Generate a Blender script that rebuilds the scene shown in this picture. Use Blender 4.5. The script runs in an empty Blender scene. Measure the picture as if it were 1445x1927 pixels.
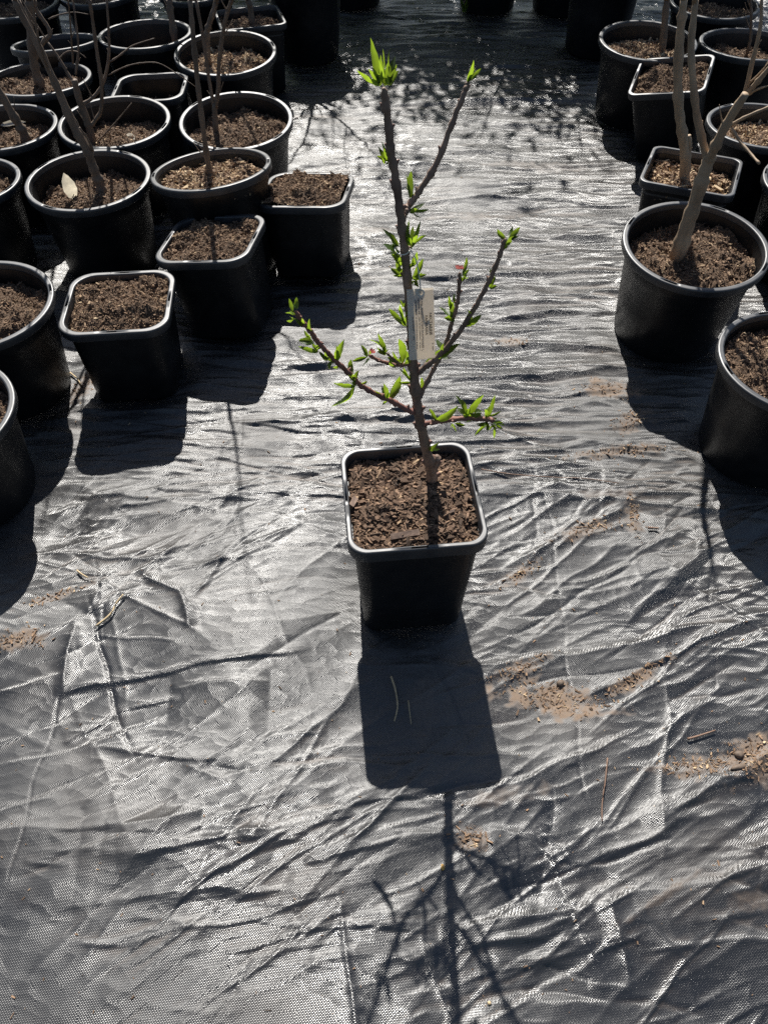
import bpy, math, random
import numpy as np
from mathutils import Vector, Matrix

# ------------------------------------------------------------------ camera, sky, sun, exposure
scene = bpy.context.scene
col = scene.collection
PITCH, CAMH, FPX, PW, PH = math.radians(51.6), 1.407, 1447.0, 1445.0, 1927.0
cam_d = bpy.data.cameras.new('camera'); cam = bpy.data.objects.new('camera', cam_d); col.objects.link(cam)
cam.location = (0, 0, CAMH); cam.rotation_euler = (math.radians(90) - PITCH, 0, 0)
cam_d.sensor_fit = 'VERTICAL'; cam_d.sensor_height = 36; cam_d.lens = FPX / PH * 36
cam_d.clip_start = .02; cam_d.clip_end = 900
scene.camera = cam
SUN = Vector((-.104, 1.0, 1.0)).normalized()          # towards the sun
ELEV, AZ = math.asin(SUN.z), math.atan2(SUN.x, SUN.y)
world = bpy.data.worlds.new('World'); scene.world = world; world.use_nodes = True
wn = world.node_tree
sky = wn.nodes.new('ShaderNodeTexSky'); sky.sky_type = 'NISHITA'; sky.sun_disc = False
sky.sun_elevation = ELEV; sky.sun_rotation = AZ
wn.nodes['Background'].inputs[1].default_value = .05
wn.links.new(sky.outputs[0], wn.nodes['Background'].inputs[0])
sl = bpy.data.lights.new('sun', 'SUN'); sl.energy = 5.0; sl.angle = math.radians(.55); sl.color = (1, .965, .905)
so = bpy.data.objects.new('sun', sl); col.objects.link(so)
so.rotation_euler = SUN.to_track_quat('Z', 'Y').to_euler(); so.location = SUN * 20
scene.view_settings.view_transform = 'Standard'; scene.view_settings.look = 'None'
scene.view_settings.gamma = 1; scene.view_settings.exposure = 0.72
scene.render.engine = 'CYCLES'
scene.cycles.max_bounces = 8; scene.cycles.transparent_max_bounces = 8
scene.cycles.sample_clamp_indirect = .5; scene.cycles.caustics_reflective = False; scene.cycles.blur_glossy = 2.0; scene.cycles.caustics_refractive = False; scene.cycles.use_denoising = False
R = math.radians
rng = np.random.default_rng(11)
random.seed(5)

# ------------------------------------------------------------------ helpers
def at(px, py, Y):
    """photo pixel -> point at distance Y along the yard"""
    c, s = math.cos(PITCH), math.sin(PITCH)
    a, b = (px - PW / 2) / FPX, (PH / 2 - py) / FPX
    d = Vector((a, c + b * s, -s + b * c))
    t = Y / d.y
    return Vector((0, 0, CAMH)) + d * t
def gnd(px, py, z=0.0):
    c, s = math.cos(PITCH), math.sin(PITCH)
    a, b = (px - PW / 2) / FPX, (PH / 2 - py) / FPX
    d = Vector((a, c + b * s, -s + b * c))
    return Vector((0, 0, CAMH)) + d * ((z - CAMH) / d.z)
def pxm(P):
    """metres per photo pixel at a point"""
    d = Vector(P) - Vector((0, 0, CAMH))
    return (d.y * math.cos(PITCH) - d.z * math.sin(PITCH)) / FPX

def mesh_np(name, V, Q, smooth=True):
    V = np.asarray(V, np.float32); Q = np.asarray(Q, np.int32); k = Q.shape[1]
    me = bpy.data.meshes.new(name)
    me.vertices.add(len(V)); me.vertices.foreach_set('co', V.ravel())
    me.loops.add(Q.size); me.loops.foreach_set('vertex_index', Q.ravel())
    me.polygons.add(len(Q)); me.polygons.foreach_set('loop_start', np.arange(0, Q.size, k, dtype=np.int32))
    me.polygons.foreach_set('loop_total', np.full(len(Q), k, np.int32))
    me.polygons.foreach_set('use_smooth', np.full(len(Q), smooth, bool))
    me.update(calc_edges=True); me.validate()
    return me
def mesh_py(name, V, F, smooth=True):
    me = bpy.data.meshes.new(name); me.from_pydata([tuple(v) for v in V], [], F); me.update()
    me.polygons.foreach_set('use_smooth', [smooth] * len(me.polygons))
    return me
def obj(name, me, mat, parent=None, label=None):
    o = bpy.data.objects.new(name, me); col.objects.link(o)
    if mat and not me.materials: me.materials.append(mat)
    if parent: o.parent = parent
    if label: o['label'] = label
    return o
def thing(name, label, cat, loc=(0, 0, 0), group=None, rot=None):
    o = bpy.data.objects.new(name, None); col.objects.link(o); o.location = loc
    o.empty_display_size = .05
    if rot is not None: o.rotation_euler = rot
    return tag(o, label, cat, group)
def tag(o, label, cat, group=None):
    o['label'] = label; o['category'] = cat
    if group: o['group'] = group
    return o

def smooth_path(P, n=5):
    P = [Vector(p) for p in P]
    if len(P) < 3: 
        return [P[0].lerp(P[-1], k / n) for k in range(n + 1)]
    Q = [P[0] * 2 - P[1]] + P + [P[-1] * 2 - P[-2]]
    out = []
    for i in range(1, len(Q) - 2):
        p0, p1, p2, p3 = Q[i-1:i+3]
        for k in range(n):
            t = k / n
            out.append(.5 * (2*p1 + (p2-p0)*t + (2*p0-5*p1+4*p2-p3)*t*t + (3*p1-p0-3*p2+p3)*t**3))
    out.append(P[-1]); return out
def tube(P, rad, ns=8, knots=.08, close=True):
    n = len(P); V = []; F = []
    up = Vector((.3, 1, .1)).normalized()
    for i, p in enumerate(P):
        t = (P[min(i+1, n-1)] - P[max(i-1, 0)]).normalized()
        a = t.cross(up).normalized(); b = t.cross(a)
        r = rad[i] * (1 + random.uniform(-knots, knots))
        for k in range(ns):
            w = 2 * math.pi * k / ns
            V.append(p + (a * math.cos(w) + b * math.sin(w)) * r * (1 + random.uniform(-knots, knots) * .5))
    for i in range(n - 1):
        for k in range(ns):
            F.append((i*ns+k, i*ns+(k+1) % ns, (i+1)*ns+(k+1) % ns, (i+1)*ns+k))
    if close:
        F.append(tuple(range(ns))[::-1]); F.append(tuple((n-1)*ns+k for k in range(ns)))
    return V, F
def lin(a, b, n): return [a + (b - a) * i / max(1, n - 1) for i in range(n)]

# 2-d noise
def _hash(ix, iy, s):
    h = (ix.astype(np.int64) * 374761393 + iy.astype(np.int64) * 668265263 + s * 1442695040888963) & 0x7fffffff
    h = ((h ^ (h >> 13)) * 1274126177) & 0x7fffffff
    h = ((h ^ (h >> 15)) * 73244475) & 0x7fffffff
    return (h ^ (h >> 16)) / float(0x7fffffff)
def noise(x, y, s=0):
    ix, iy = np.floor(x), np.floor(y); fx, fy = x - ix, y - iy
    u, v = fx*fx*fx*(fx*(fx*6-15)+10), fy*fy*fy*(fy*(fy*6-15)+10)
    def g(dx, dy):
        a = _hash(ix + dx, iy + dy, s) * 2 * np.pi
        return np.cos(a) * (fx - dx) + np.sin(a) * (fy - dy)
    return ((g(0,0)*(1-u)+g(1,0)*u)*(1-v) + (g(0,1)*(1-u)+g(1,1)*u)*v) * 1.5
def worley(x, y, s=0):
    ix, iy = np.floor(x), np.floor(y); d1 = np.full(x.shape, 9.); d2 = np.full(x.shape, 9.)
    for dx in (-1, 0, 1):
        for dy in (-1, 0, 1):
            cx, cy = ix + dx, iy + dy
            d = np.hypot(cx + _hash(cx, cy, s) - x, cy + _hash(cx, cy, s + 7) - y)
            d2 = np.minimum(d2, np.maximum(d, d1)); d1 = np.minimum(d1, d)
    return d1, d2

# ------------------------------------------------------------------ materials
def nodes(name):
    m = bpy.data.materials.new(name); m.use_nodes = True
    nt = m.node_tree; return m, nt, nt.nodes['Principled BSDF']
def N(nt, t, **kw):
    n = nt.nodes.new('ShaderNode' + t)
    for k, v in kw.items():
        if k.startswith('i_'): n.inputs[k[2:].replace('_', ' ')].default_value = v
        else: setattr(n, k, v)
    return n
def math_n(nt, op, a, b=None):
    n = N(nt, 'Math', operation=op)
    for i, v in enumerate((a, b)):
        if v is None: continue
        if isinstance(v, (int, float)): n.inputs[i].default_value = v
        else: nt.links.new(v, n.inputs[i])
    return n.outputs[0]
def ramp(nt, fac, stops):
    n = N(nt, 'ValToRGB'); e = n.color_ramp.elements
    while len(e) < len(stops): e.new(.5)
    for el, (p, c) in zip(e, stops): el.position = p; el.color = (*c, 1)
    nt.links.new(fac, n.inputs[0]); return n.outputs[0]
def mixc(nt, f, a, b):
    n = N(nt, 'Mix', data_type='RGBA')
    for k, v in ((0, f), (6, a), (7, b)):
        if isinstance(v, (int, float)): n.inputs[k].default_value = v
        elif isinstance(v, tuple): n.inputs[k].default_value = (*v, 1)
        else: nt.links.new(v, n.inputs[k])
    return n.outputs[2]

def fabric_material():
    m, nt, b = nodes('woven_weed_mat'); L = nt.links
    tc = N(nt, 'TexCoord'); mp = N(nt, 'Mapping'); mp.inputs['Rotation'].default_value = (0, 0, R(4))
    L.new(tc.outputs['Object'], mp.inputs['Vector'])
    sep = N(nt, 'SeparateXYZ'); L.new(mp.outputs[0], sep.inputs[0])
    T = .0021                                            # tape width
    ax = math_n(nt, 'ABSOLUTE', math_n(nt, 'SINE', math_n(nt, 'MULTIPLY', sep.outputs[0], math.pi / T)))
    ay = math_n(nt, 'ABSOLUTE', math_n(nt, 'SINE', math_n(nt, 'MULTIPLY', sep.outputs[1], math.pi / T)))
    ck = N(nt, 'TexChecker'); ck.inputs['Scale'].default_value = 1 / T; L.new(mp.outputs[0], ck.inputs['Vector'])
    mx = N(nt, 'Mix', data_type='FLOAT'); L.new(ck.outputs['Fac'], mx.inputs[0]); L.new(ax, mx.inputs[2]); L.new(ay, mx.inputs[3])
    nz = N(nt, 'TexNoise'); nz.inputs['Scale'].default_value = 55; nz.inputs['Detail'].default_value = 5
    nz.inputs['Roughness'].default_value = .62
    st = N(nt, 'Mapping'); st.inputs['Scale'].default_value = (.55, 1.3, 1); st.inputs['Rotation'].default_value = (0, 0, R(-18))
    L.new(tc.outputs['Object'], st.inputs['Vector']); L.new(st.outputs[0], nz.inputs['Vector'])
    b1 = N(nt, 'Bump'); b1.inputs['Strength'].default_value = .22; b1.inputs['Distance'].default_value = .0022
    L.new(nz.outputs['Fac'], b1.inputs['Height'])
    vo = N(nt, 'TexVoronoi', feature='F1'); vo.inputs['Scale'].default_value = 34; vo.inputs['Randomness'].default_value = 1
    wv = N(nt, 'TexNoise'); wv.inputs['Scale'].default_value = 9; L.new(tc.outputs['Object'], wv.inputs['Vector'])
    wm = N(nt, 'VectorMath', operation='MULTIPLY_ADD'); L.new(wv.outputs['Color'], wm.inputs[0]); wm.inputs[1].default_value = (.06, .06, 0); L.new(st.outputs[0], wm.inputs[2])
    L.new(wm.outputs[0], vo.inputs['Vector'])
    sfm = N(nt, 'Mapping'); sfm.inputs['Scale'].default_value = (3.0, 24, 1); sfm.inputs['Rotation'].default_value = (0, 0, R(3))
    wm2 = N(nt, 'VectorMath', operation='MULTIPLY_ADD'); L.new(wv.outputs['Color'], wm2.inputs[0]); wm2.inputs[1].default_value = (.1, .03, 0); L.new(tc.outputs['Object'], wm2.inputs[2])
    L.new(wm2.outputs[0], sfm.inputs['Vector'])
    vf = N(nt, 'TexVoronoi', feature='F1'); vf.inputs['Scale'].default_value = 1; L.new(sfm.outputs[0], vf.inputs['Vector'])
    yy = N(nt, 'SeparateXYZ'); L.new(tc.outputs['Object'], yy.inputs[0])
    mr_ = N(nt, 'MapRange'); mr_.inputs['From Min'].default_value = 1.0; mr_.inputs['From Max'].default_value = 1.7; L.new(yy.outputs[1], mr_.inputs['Value'])
    b4 = N(nt, 'Bump'); b4.inputs['Distance'].default_value = .0075; L.new(vf.outputs['Distance'], b4.inputs['Height'])
    L.new(math_n(nt, 'MULTIPLY', mr_.outputs[0], .9), b4.inputs['Strength'])
    b3 = N(nt, 'Bump'); b3.inputs['Strength'].default_value = .42; b3.inputs['Distance'].default_value = .0045
    L.new(vo.outputs['Distance'], b3.inputs['Height']); L.new(b4.outputs[0], b3.inputs['Normal']); L.new(b3.outputs[0], b1.inputs['Normal'])
    b2 = N(nt, 'Bump'); b2.inputs['Strength'].default_value = 1; b2.inputs['Distance'].default_value = .00034
    wr = N(nt, 'MapRange'); wr.inputs['From Min'].default_value = 1.0; wr.inputs['From Max'].default_value = 2.4; wr.inputs['To Min'].default_value = 1; wr.inputs['To Max'].default_value = 1.0; L.new(yy.outputs[1], wr.inputs['Value'])
    L.new(wr.outputs[0], b2.inputs['Strength']); L.new(mx.outputs[0], b2.inputs['Height']); L.new(b1.outputs[0], b2.inputs['Normal'])
    L.new(b2.outputs[0], b.inputs['Normal'])
    at_ = N(nt, 'Attribute', attribute_name='dust')
    n2 = N(nt, 'TexNoise'); n2.inputs['Scale'].default_value = 160; n2.inputs['Detail'].default_value = 4
    L.new(tc.outputs['Object'], n2.inputs['Vector'])
    du = math_n(nt, 'MULTIPLY', at_.outputs['Fac'], math_n(nt, 'ADD', math_n(nt, 'MULTIPLY', n2.outputs['Fac'], 1.8), .1))
    cl = N(nt, 'Clamp'); L.new(du, cl.inputs[0])
    n3 = N(nt, 'TexNoise'); n3.inputs['Scale'].default_value = 4; n3.inputs['Detail'].default_value = 6
    L.new(tc.outputs['Object'], n3.inputs['Vector'])
    base = ramp(nt, n3.outputs['Fac'], [(.3, (.008, .008, .009)), (.7, (.017, .0155, .014))])
    c = mixc(nt, cl.outputs[0], base, (.19, .122, .072)); L.new(c, b.inputs['Base Color'])
    ro = ramp(nt, n3.outputs['Fac'], [(.35, (.265, .265, .265)), (.65, (.35, .35, .35))])
    n4 = N(nt, 'TexNoise'); n4.inputs['Scale'].default_value = 2.3; n4.inputs['Detail'].default_value = 5; n4.inputs['Distortion'].default_value = .6
    L.new(tc.outputs['Object'], n4.inputs['Vector'])
    dull = ramp(nt, n4.outputs['Fac'], [(.48, (0, 0, 0)), (.68, (.17, .17, .17))])
    ro = math_n(nt, 'ADD', ro, dull)
    rr = math_n(nt, 'ADD', ro, math_n(nt, 'MULTIPLY', cl.outputs[0], .5)); L.new(rr, b.inputs['Roughness'])
    b.inputs['IOR'].default_value = 1.95
    return m
def plastic_material(name='black_pot_plastic', lo=.36, hi=.46, k=1.0, ior=1.45):
    m, nt, b = nodes(name); L = nt.links
    tc = N(nt, 'TexCoord'); nz = N(nt, 'TexNoise'); nz.inputs['Scale'].default_value = 30; nz.inputs['Detail'].default_value = 6
    L.new(tc.outputs['Object'], nz.inputs['Vector'])
    L.new(ramp(nt, nz.outputs['Fac'], [(.35, (.0035 * k, .004 * k, .005 * k)), (.75, (.009 * k, .009 * k, .0095 * k))]), b.inputs['Base Color'])
    L.new(ramp(nt, nz.outputs['Fac'], [(.3, (lo, lo, lo)), (.7, (hi, hi, hi))]), b.inputs['Roughness'])
    b.inputs['IOR'].default_value = ior
    bp = N(nt, 'Bump'); bp.inputs['Strength'].default_value = .12; bp.inputs['Distance'].default_value = .002
    L.new(nz.outputs['Fac'], bp.inputs['Height']); L.new(bp.outputs[0], b.inputs['Normal'])
    return m
def chip_material(name, dark, light, straw):
    m, nt, b = nodes(name); L = nt.links
    a = N(nt, 'Attribute', attribute_name='tone')
    tc = N(nt, 'TexCoord'); nz = N(nt, 'TexNoise'); nz.inputs['Scale'].default_value = 220; nz.inputs['Detail'].default_value = 5
    L.new(tc.outputs['Object'], nz.inputs['Vector'])
    f = math_n(nt, 'ADD', math_n(nt, 'MULTIPLY', a.outputs['Fac'], .85), math_n(nt, 'MULTIPLY', nz.outputs['Fac'], .2))
    L.new(ramp(nt, f, [(.1, dark), (.75, light), (.97, straw)]), b.inputs['Base Color'])
    b.inputs['Roughness'].default_value = .9
    bp = N(nt, 'Bump'); bp.inputs['Strength'].default_value = .6; bp.inputs['Distance'].default_value = .001
    L.new(nz.outputs['Fac'], bp.inputs['Height']); L.new(bp.outputs[0], b.inputs['Normal'])
    return m
def soil_material():
    m, nt, b = nodes('potting_soil'); L = nt.links
    tc = N(nt, 'TexCoord'); nz = N(nt, 'TexNoise'); nz.inputs['Scale'].default_value = 140; nz.inputs['Detail'].default_value = 8
    nz.inputs['Roughness'].default_value = .7
    L.new(tc.outputs['Object'], nz.inputs['Vector'])
    L.new(ramp(nt, nz.outputs['Fac'], [(.3, (.032, .02, .013)), (.7, (.17, .108, .066))]), b.inputs['Base Color'])
    b.inputs['Roughness'].default_value = .95
    bp = N(nt, 'Bump'); bp.inputs['Strength'].default_value = 1; bp.inputs['Distance'].default_value = .004
    L.new(nz.outputs['Fac'], bp.inputs['Height']); L.new(bp.outputs[0], b.inputs['Normal'])
    return m
def bark_material(name, c0, c1, scale=60):
    m, nt, b = nodes(name); L = nt.links
    tc = N(nt, 'TexCoord'); mp = N(nt, 'Mapping'); mp.inputs['Scale'].default_value = (1, 1, .3)
    L.new(tc.outputs['Object'], mp.inputs['Vector'])
    nz = N(nt, 'TexNoise'); nz.inputs['Scale'].default_value = scale; nz.inputs['Detail'].default_value = 7; nz.inputs['Roughness'].default_value = .65
    L.new(mp.outputs[0], nz.inputs['Vector'])
    L.new(ramp(nt, nz.outputs['Fac'], [(.3, c0), (.7, c1)]), b.inputs['Base Color'])
    b.inputs['Roughness'].default_value = .7
    bp = N(nt, 'Bump'); bp.inputs['Strength'].default_value = .6; bp.inputs['Distance'].default_value = .002
    L.new(nz.outputs['Fac'], bp.inputs['Height']); L.new(bp.outputs[0], b.inputs['Normal'])
    return m
def leaf_material(name, c, ct, amt=.55):
    m, nt, b = nodes(name); L = nt.links
    tc = N(nt, 'TexCoord'); nz = N(nt, 'TexNoise'); nz.inputs['Scale'].default_value = 90; nz.inputs['Detail'].default_value = 3
    L.new(tc.outputs['Object'], nz.inputs['Vector'])
    oi = N(nt, 'ObjectInfo')
    k = math_n(nt, 'ADD', math_n(nt, 'MULTIPLY', oi.outputs['Random'], .45), math_n(nt, 'MULTIPLY', nz.outputs['Fac'], .6))
    d = tuple(x * .6 for x in c); dt = tuple(x * .38 for x in ct)
    k = math_n(nt, 'SUBTRACT', math_n(nt, 'MULTIPLY', k, 1.7), .35); kc = N(nt, 'Clamp'); L.new(k, kc.inputs[0]); k = kc.outputs[0]
    L.new(mixc(nt, k, d, c), b.inputs['Base Color']); b.inputs['Roughness'].default_value = .45
    tr = N(nt, 'BsdfTranslucent'); L.new(mixc(nt, k, dt, ct), tr.inputs[0])
    ms = N(nt, 'MixShader'); ms.inputs[0].default_value = amt
    L.new(b.outputs[0], ms.inputs[1]); L.new(tr.outputs[0], ms.inputs[2])
    L.new(ms.outputs[0], nt.nodes['Material Output'].inputs[0])
    return m
def card_material(name, c, ct, amt):
    m, nt, b = nodes(name); L = nt.links
    tc = N(nt, 'TexCoord'); nz = N(nt, 'TexNoise'); nz.inputs['Scale'].default_value = 60; nz.inputs['Detail'].default_value = 4; L.new(tc.outputs['Object'], nz.inputs['Vector'])
    L.new(mixc(nt, nz.outputs['Fac'], tuple(x * .9 for x in c), c), b.inputs['Base Color']); b.inputs['Roughness'].default_value = .7
    tr = N(nt, 'BsdfTranslucent'); L.new(mixc(nt, nz.outputs['Fac'], tuple(x * .85 for x in ct), ct), tr.inputs[0])
    ms = N(nt, 'MixShader'); ms.inputs[0].default_value = amt; L.new(b.outputs[0], ms.inputs[1]); L.new(tr.outputs[0], ms.inputs[2])
    L.new(ms.outputs[0], nt.nodes['Material Output'].inputs[0]); return m
def plain(name, c, rough=.6):
    m, nt, b = nodes(name); L = nt.links
    tc = N(nt, 'TexCoord'); nz = N(nt, 'TexNoise'); nz.inputs['Scale'].default_value = 80; nz.inputs['Detail'].default_value = 4
    L.new(tc.outputs['Object'], nz.inputs['Vector'])
    L.new(mixc(nt, nz.outputs['Fac'], tuple(x * .75 for x in c), tuple(min(1, x * 1.2) for x in c)), b.inputs['Base Color'])
    b.inputs['Roughness'].default_value = rough
    return m
M = dict(fabric=fabric_material(), plastic=plastic_material(), rim=plastic_material('scuffed_rim_plastic', .44, .54, 4.0, 1.75),
    bark_chip=chip_material('bark_mulch', (.03, .018, .011), (.21, .13, .082), (.52, .37, .22)),
    fine_chip=chip_material('fibrous_mulch', (.045, .027, .017), (.285, .183, .112), (.62, .47, .29)),
    soil=soil_material(),
    young=bark_material('young_bark', (.09, .06, .046), (.36, .245, .18), 55),
    red=bark_material('red_shoot_bark', (.14, .06, .05), (.32, .15, .11), 90),
    bark=bark_material('dormant_bark', (.08, .056, .04), (.22, .16, .115), 40),
    pale=bark_material('pale_bark', (.2, .14, .09), (.47, .345, .225), 30),
    leaf=leaf_material('young_leaf', (.06, .115, .02), (.34, .50, .03)),
    bud=bark_material('bud_scale', (.13, .06, .045), (.3, .17, .12), 150),
    petal=leaf_material('wilted_petal', (.45, .14, .14), (.6, .2, .18), .4),
    card=card_material('tag_card', (.85, .84, .82), (1, .9, .76), .6),
    dry=leaf_material('dry_pale_leaf', (.8, .74, .62), (.95, .85, .65), .5),
    string=plain('tag_string', (.7, .68, .6)), ink=plain('tag_ink', (.015, .015, .02)),
    faint=plain('tag_faint_ink', (.09, .09, .11)),
    straw=plain('dry_stem', (.5, .38, .22)), twig=plain('brown_twig', (.2, .12, .08)), seed=plain('seed_husk', (.62, .36, .08), .35))

# ------------------------------------------------------------------ pots: rim centre, radius or side, tilt, yaw
#  key: (kind, x, y, rim z, size, tilt x, tilt y, yaw, soil depth below the rim)
POTS = {
 'S0': ('sq', 0.051, 0.907, 0.316, 0.2509, 0, 0, 5.6, 0.02),
 'A': ('sq', -0.66, 1.599, 0.235, 0.2656, 0, -0.03, 5.2, 0.01),
 'B': ('sq', -0.464, 1.858, 0.25, 0.2596, 0.1, -0.08, -8.3, 0.01),
 'C': ('sq', -0.229, 2.153, 0.225, 0.2625, 0.038, -0.13, -6.9, 0.002),
 'D': ('sq', -0.526, 3.398, 0.25, 0.257, 0.02, -0.05, 14.4, 0.035),
 'E': ('sq', -0.8, 2.775, 0.25, 0.2467, 0.03, -0.04, 2.8, 0.075),
 'F': ('sq', 0.986, 2.816, 0.27, 0.2514, 0.24, 0.02, -22, 0.022),
 'G': ('sq', 0.914, 2.214, 0.25, 0.2687, 0, -0.06, -23.1, 0.045),
 'L1': ('rd', -0.85, 2.125, 0.27, 0.1774, 0.006, -0.006, 20, 0.055),
 'L3': ('rd', -0.494, 2.136, 0.295, 0.1728, 0.088, -0.15, 50, 0.035),
 'L4': ('rd', -0.473, 2.512, 0.262, 0.1815, 0, 0.06, 10, 0.05),
 'L5': ('rd', -0.569, 3.011, 0.27, 0.1828, 0, 0.039, 65, 0.05),
 'L6': ('rd', -0.852, 2.481, 0.27, 0.1752, 0, 0.018, 33, 0.07),
 'L7': ('rd', -0.89, 3.181, 0.27, 0.173, 0.012, -0.06, 0, 0.09),
 'L8': ('rd', -1.18, 2.798, 0.27, 0.1752, 0, -0.08, 15, 0.04),
 'L9': ('rd', -1.198, 2.444, 0.27, 0.171, 0, -0.03, 80, 0.055),
 'L10': ('rd', -1.213, 2.109, 0.27, 0.1666, 0, -0.06, 30, 0.04),
 'L11': ('rd', -1.203, 3.096, 0.27, 0.1569, 0.05, -0.17, 0, 0.1),
 'L12': ('rd', -1.478, 3.494, 0.27, 0.1795, 0, 0, 0, 0.06),
 'L13': ('rd', -1.165, 3.622, 0.27, 0.1632, 0.03, 0, 40, 0.05),
 'L14': ('rd', -0.772, 3.643, 0.27, 0.1575, 0.03, 0, 10, 0.05),
 'M1': ('rd', -0.978, 1.541, 0.27, 0.1795, 0, 0, 65, 0.045),
 'M2': ('rd', -0.971, 1.18, 0.255, 0.1797, 0, 0, 22, 0.045),
 'R1': ('rd', 0.799, 1.764, 0.29, 0.1848, 0.012, 0.07, 12, 0.055),
 'R3': ('rd', 0.925, 1.321, 0.28, 0.18, 0, 0, 55, 0.03),
 'R4': ('rd', 1.262, 2.096, 0.27, 0.1752, 0, 0, 20, 0.12),
 'R5': ('rd', 0.97, 3.119, 0.27, 0.1778, 0, 0.025, 0, 0.055),
 'R6': ('rd', 1.334, 3.087, 0.27, 0.1774, 0, -0.06, 50, 0.06),
 'R7': ('rd', 1.314, 3.487, 0.27, 0.1751, 0, 0, 30, 0.045),
 'R8': ('rd', 1.193, 2.455, 0.27, 0.1752, 0, -0.05, 70, 0.05),
 'B0': ('rd', -0.33, 3.7, 0.34, 0.17, 0, 0, 0, 0.05),
 'B1': ('rd', -0.15, 4.33, 0.34, 0.17, 0, 0, 40, 0.05),
 'B2': ('rd', 0.5, 4.27, 0.34, 0.17, 0, 0, 20, 0.05),
 'B3': ('rd', 0.85, 4.24, 0.34, 0.17, 0, 0, 70, 0.05),
 'B4': ('rd', 0.935, 3.76, 0.34, 0.165, 0, 0, 70, 0.05),
}
def pot_base(k):
    kind, x, y, z, s, tx, ty, yaw, sd = POTS[k]
    rot = (Matrix.Rotation(ty, 3, 'X') @ Matrix.Rotation(-tx, 3, 'Y') @ Matrix.Rotation(R(yaw), 3, 'Z'))
    n = rot @ Vector((0, 0, 1))
    h = z / n.z
    b = Vector((x, y, z)) - n * h
    return b, rot, h

# ------------------------------------------------------------------ ground and weed mat
ys = [-.7]
while ys[-1] < 5.4:
    y = ys[-1]; ys.append(y + (max(.0029, .0029 + (y - 1.2) * .0015)))
ys = np.array(ys); NC = 680
us = np.linspace(-1, 1, NC)
hw = .95 + .32 * np.maximum(ys, 0)
Xg = us[None, :] * hw[:, None]; Yg = np.repeat(ys[:, None], NC, 1)
def mat_height(X, Y):
    H = np.zeros_like(X)
    wx = X + .04 * noise(X * 4, Y * 4, 1); wy = Y + .022 * noise(X * 4, Y * 4, 2)
    far = np.clip((Y - 1.05) / .5, 0, 1)
    near = 1 - far
    calm = np.clip(.42 + 1.15 * noise(X * 1.9 + 5, Y * 2.3, 15), .08, 1)         # some stretches lie flat, some are crumpled
    H += (.0075 + .012 * near) * noise(X * 2.2, Y * 3.0, 3) + .0045 * noise(X * 5, Y * 7, 4)
    a = R(28); u = wx * math.cos(a) + wy * math.sin(a); v = -wx * math.sin(a) + wy * math.cos(a)
    d1, d2 = worley(u * 2.6, v * 8, 5); H += near * calm * .0125 * np.minimum(d2 - d1, .5)
    d1, d2 = worley(wx * 6.5 + 3, wy * 9, 6); H += calm * (.3 + .7 * near) * .0048 * d1
    d1, d2 = worley(u * 13, v * 22, 8); H += calm * .0016 * d1
    d1, d2 = worley(wx * 2.0, wy * 13, 9); H += far * .0095 * np.minimum(d2 - d1, .5)
    d1, d2 = worley(wx * 5, wy * 30, 12); H += far * .0036 * d1
    H += far * .0060 * (1 - np.abs(noise(wx * .9, wy * 8, 13))) ** 5
    return H
Hg = mat_height(Xg, Yg)
def crease(x0, y0, x1, y1, A, w1, w2):
    """one sharp fold from (x0,y0) to (x1,y1): height A, flank widths w1 and w2"""
    w = max(w1, w2) * 5
    ya, yb = min(y0, y1) - w, max(y0, y1) + w
    i0, i1 = np.searchsorted(ys, ya), np.searchsorted(ys, yb)
    if i1 - i0 < 2: return
    xm = min(x0, x1) - w; xM = max(x0, x1) + w
    h0 = hw[i0:i1].max(); h1 = hw[i0:i1].min()
    j0 = np.searchsorted(us, min(xm / h0, xm / h1)); j1 = np.searchsorted(us, max(xM / h0, xM / h1))
    if j1 - j0 < 2: return
    X = Xg[i0:i1, j0:j1]; Y = Yg[i0:i1, j0:j1]
    L = math.hypot(x1 - x0, y1 - y0); tx, ty = (x1 - x0) / L, (y1 - y0) / L
    t = (X - x0) * tx + (Y - y0) * ty
    d = -(X - x0) * ty + (Y - y0) * tx + .012 * noise(X * 9 + A * 9e3, Y * 9, 21) * min(1, L / .2)
    prof = np.where(d > 0, np.exp(-np.abs(d) / w1), np.exp(-np.abs(d) / w2))
    q = np.clip(t / L, 0, 1); win = np.clip(1 - np.abs(2 * q - 1) ** 3, 0, 1) * (t > 0) * (t < L)
    Hg[i0:i1, j0:j1] += A * prof * win
rc = np.random.default_rng(4)
for k in range(1900):
    y = rc.uniform(.0, 4.6) if k % 2 else rc.uniform(0, 1.5)
    x = rc.uniform(-1, 1) * (.62 + .32 * y)
    if y > 1.15: ang = rc.normal(0, .13); L = rc.uniform(.10, .75)
    else: 
        ang = rc.choice([rc.normal(.5, .2), rc.normal(.15, .2), rc.uniform(-1.6, 1.6)], p=[.5, .36, .14]); L = rc.uniform(.06, .45)
    if y < 1.15 and noise(np.array([x * 1.9 + 5]), np.array([y * 2.3]), 15)[0] < -.1 and rc.random() < .8: continue
    A = rc.uniform(.0009, .0034) * rc.choice([1, 1, 1, -1]) * (1.6 if y > 1.15 else 1); w = rc.uniform(.003, .011) * (1.3 if y > 1.15 else 1)
    crease(x, y, x + L * math.cos(ang), y + L * math.sin(ang), A, w, w * rc.uniform(.35, 1.6))
def pcrease(pts, A, w1, w2):
    g = [gnd(*p) for p in pts]
    for a, b in zip(g, g[1:]):
        e = (b - a) * .12; a, b = a - e, b + e
        crease(a.x, a.y, b.x, b.y, A, w1, w2)
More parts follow.
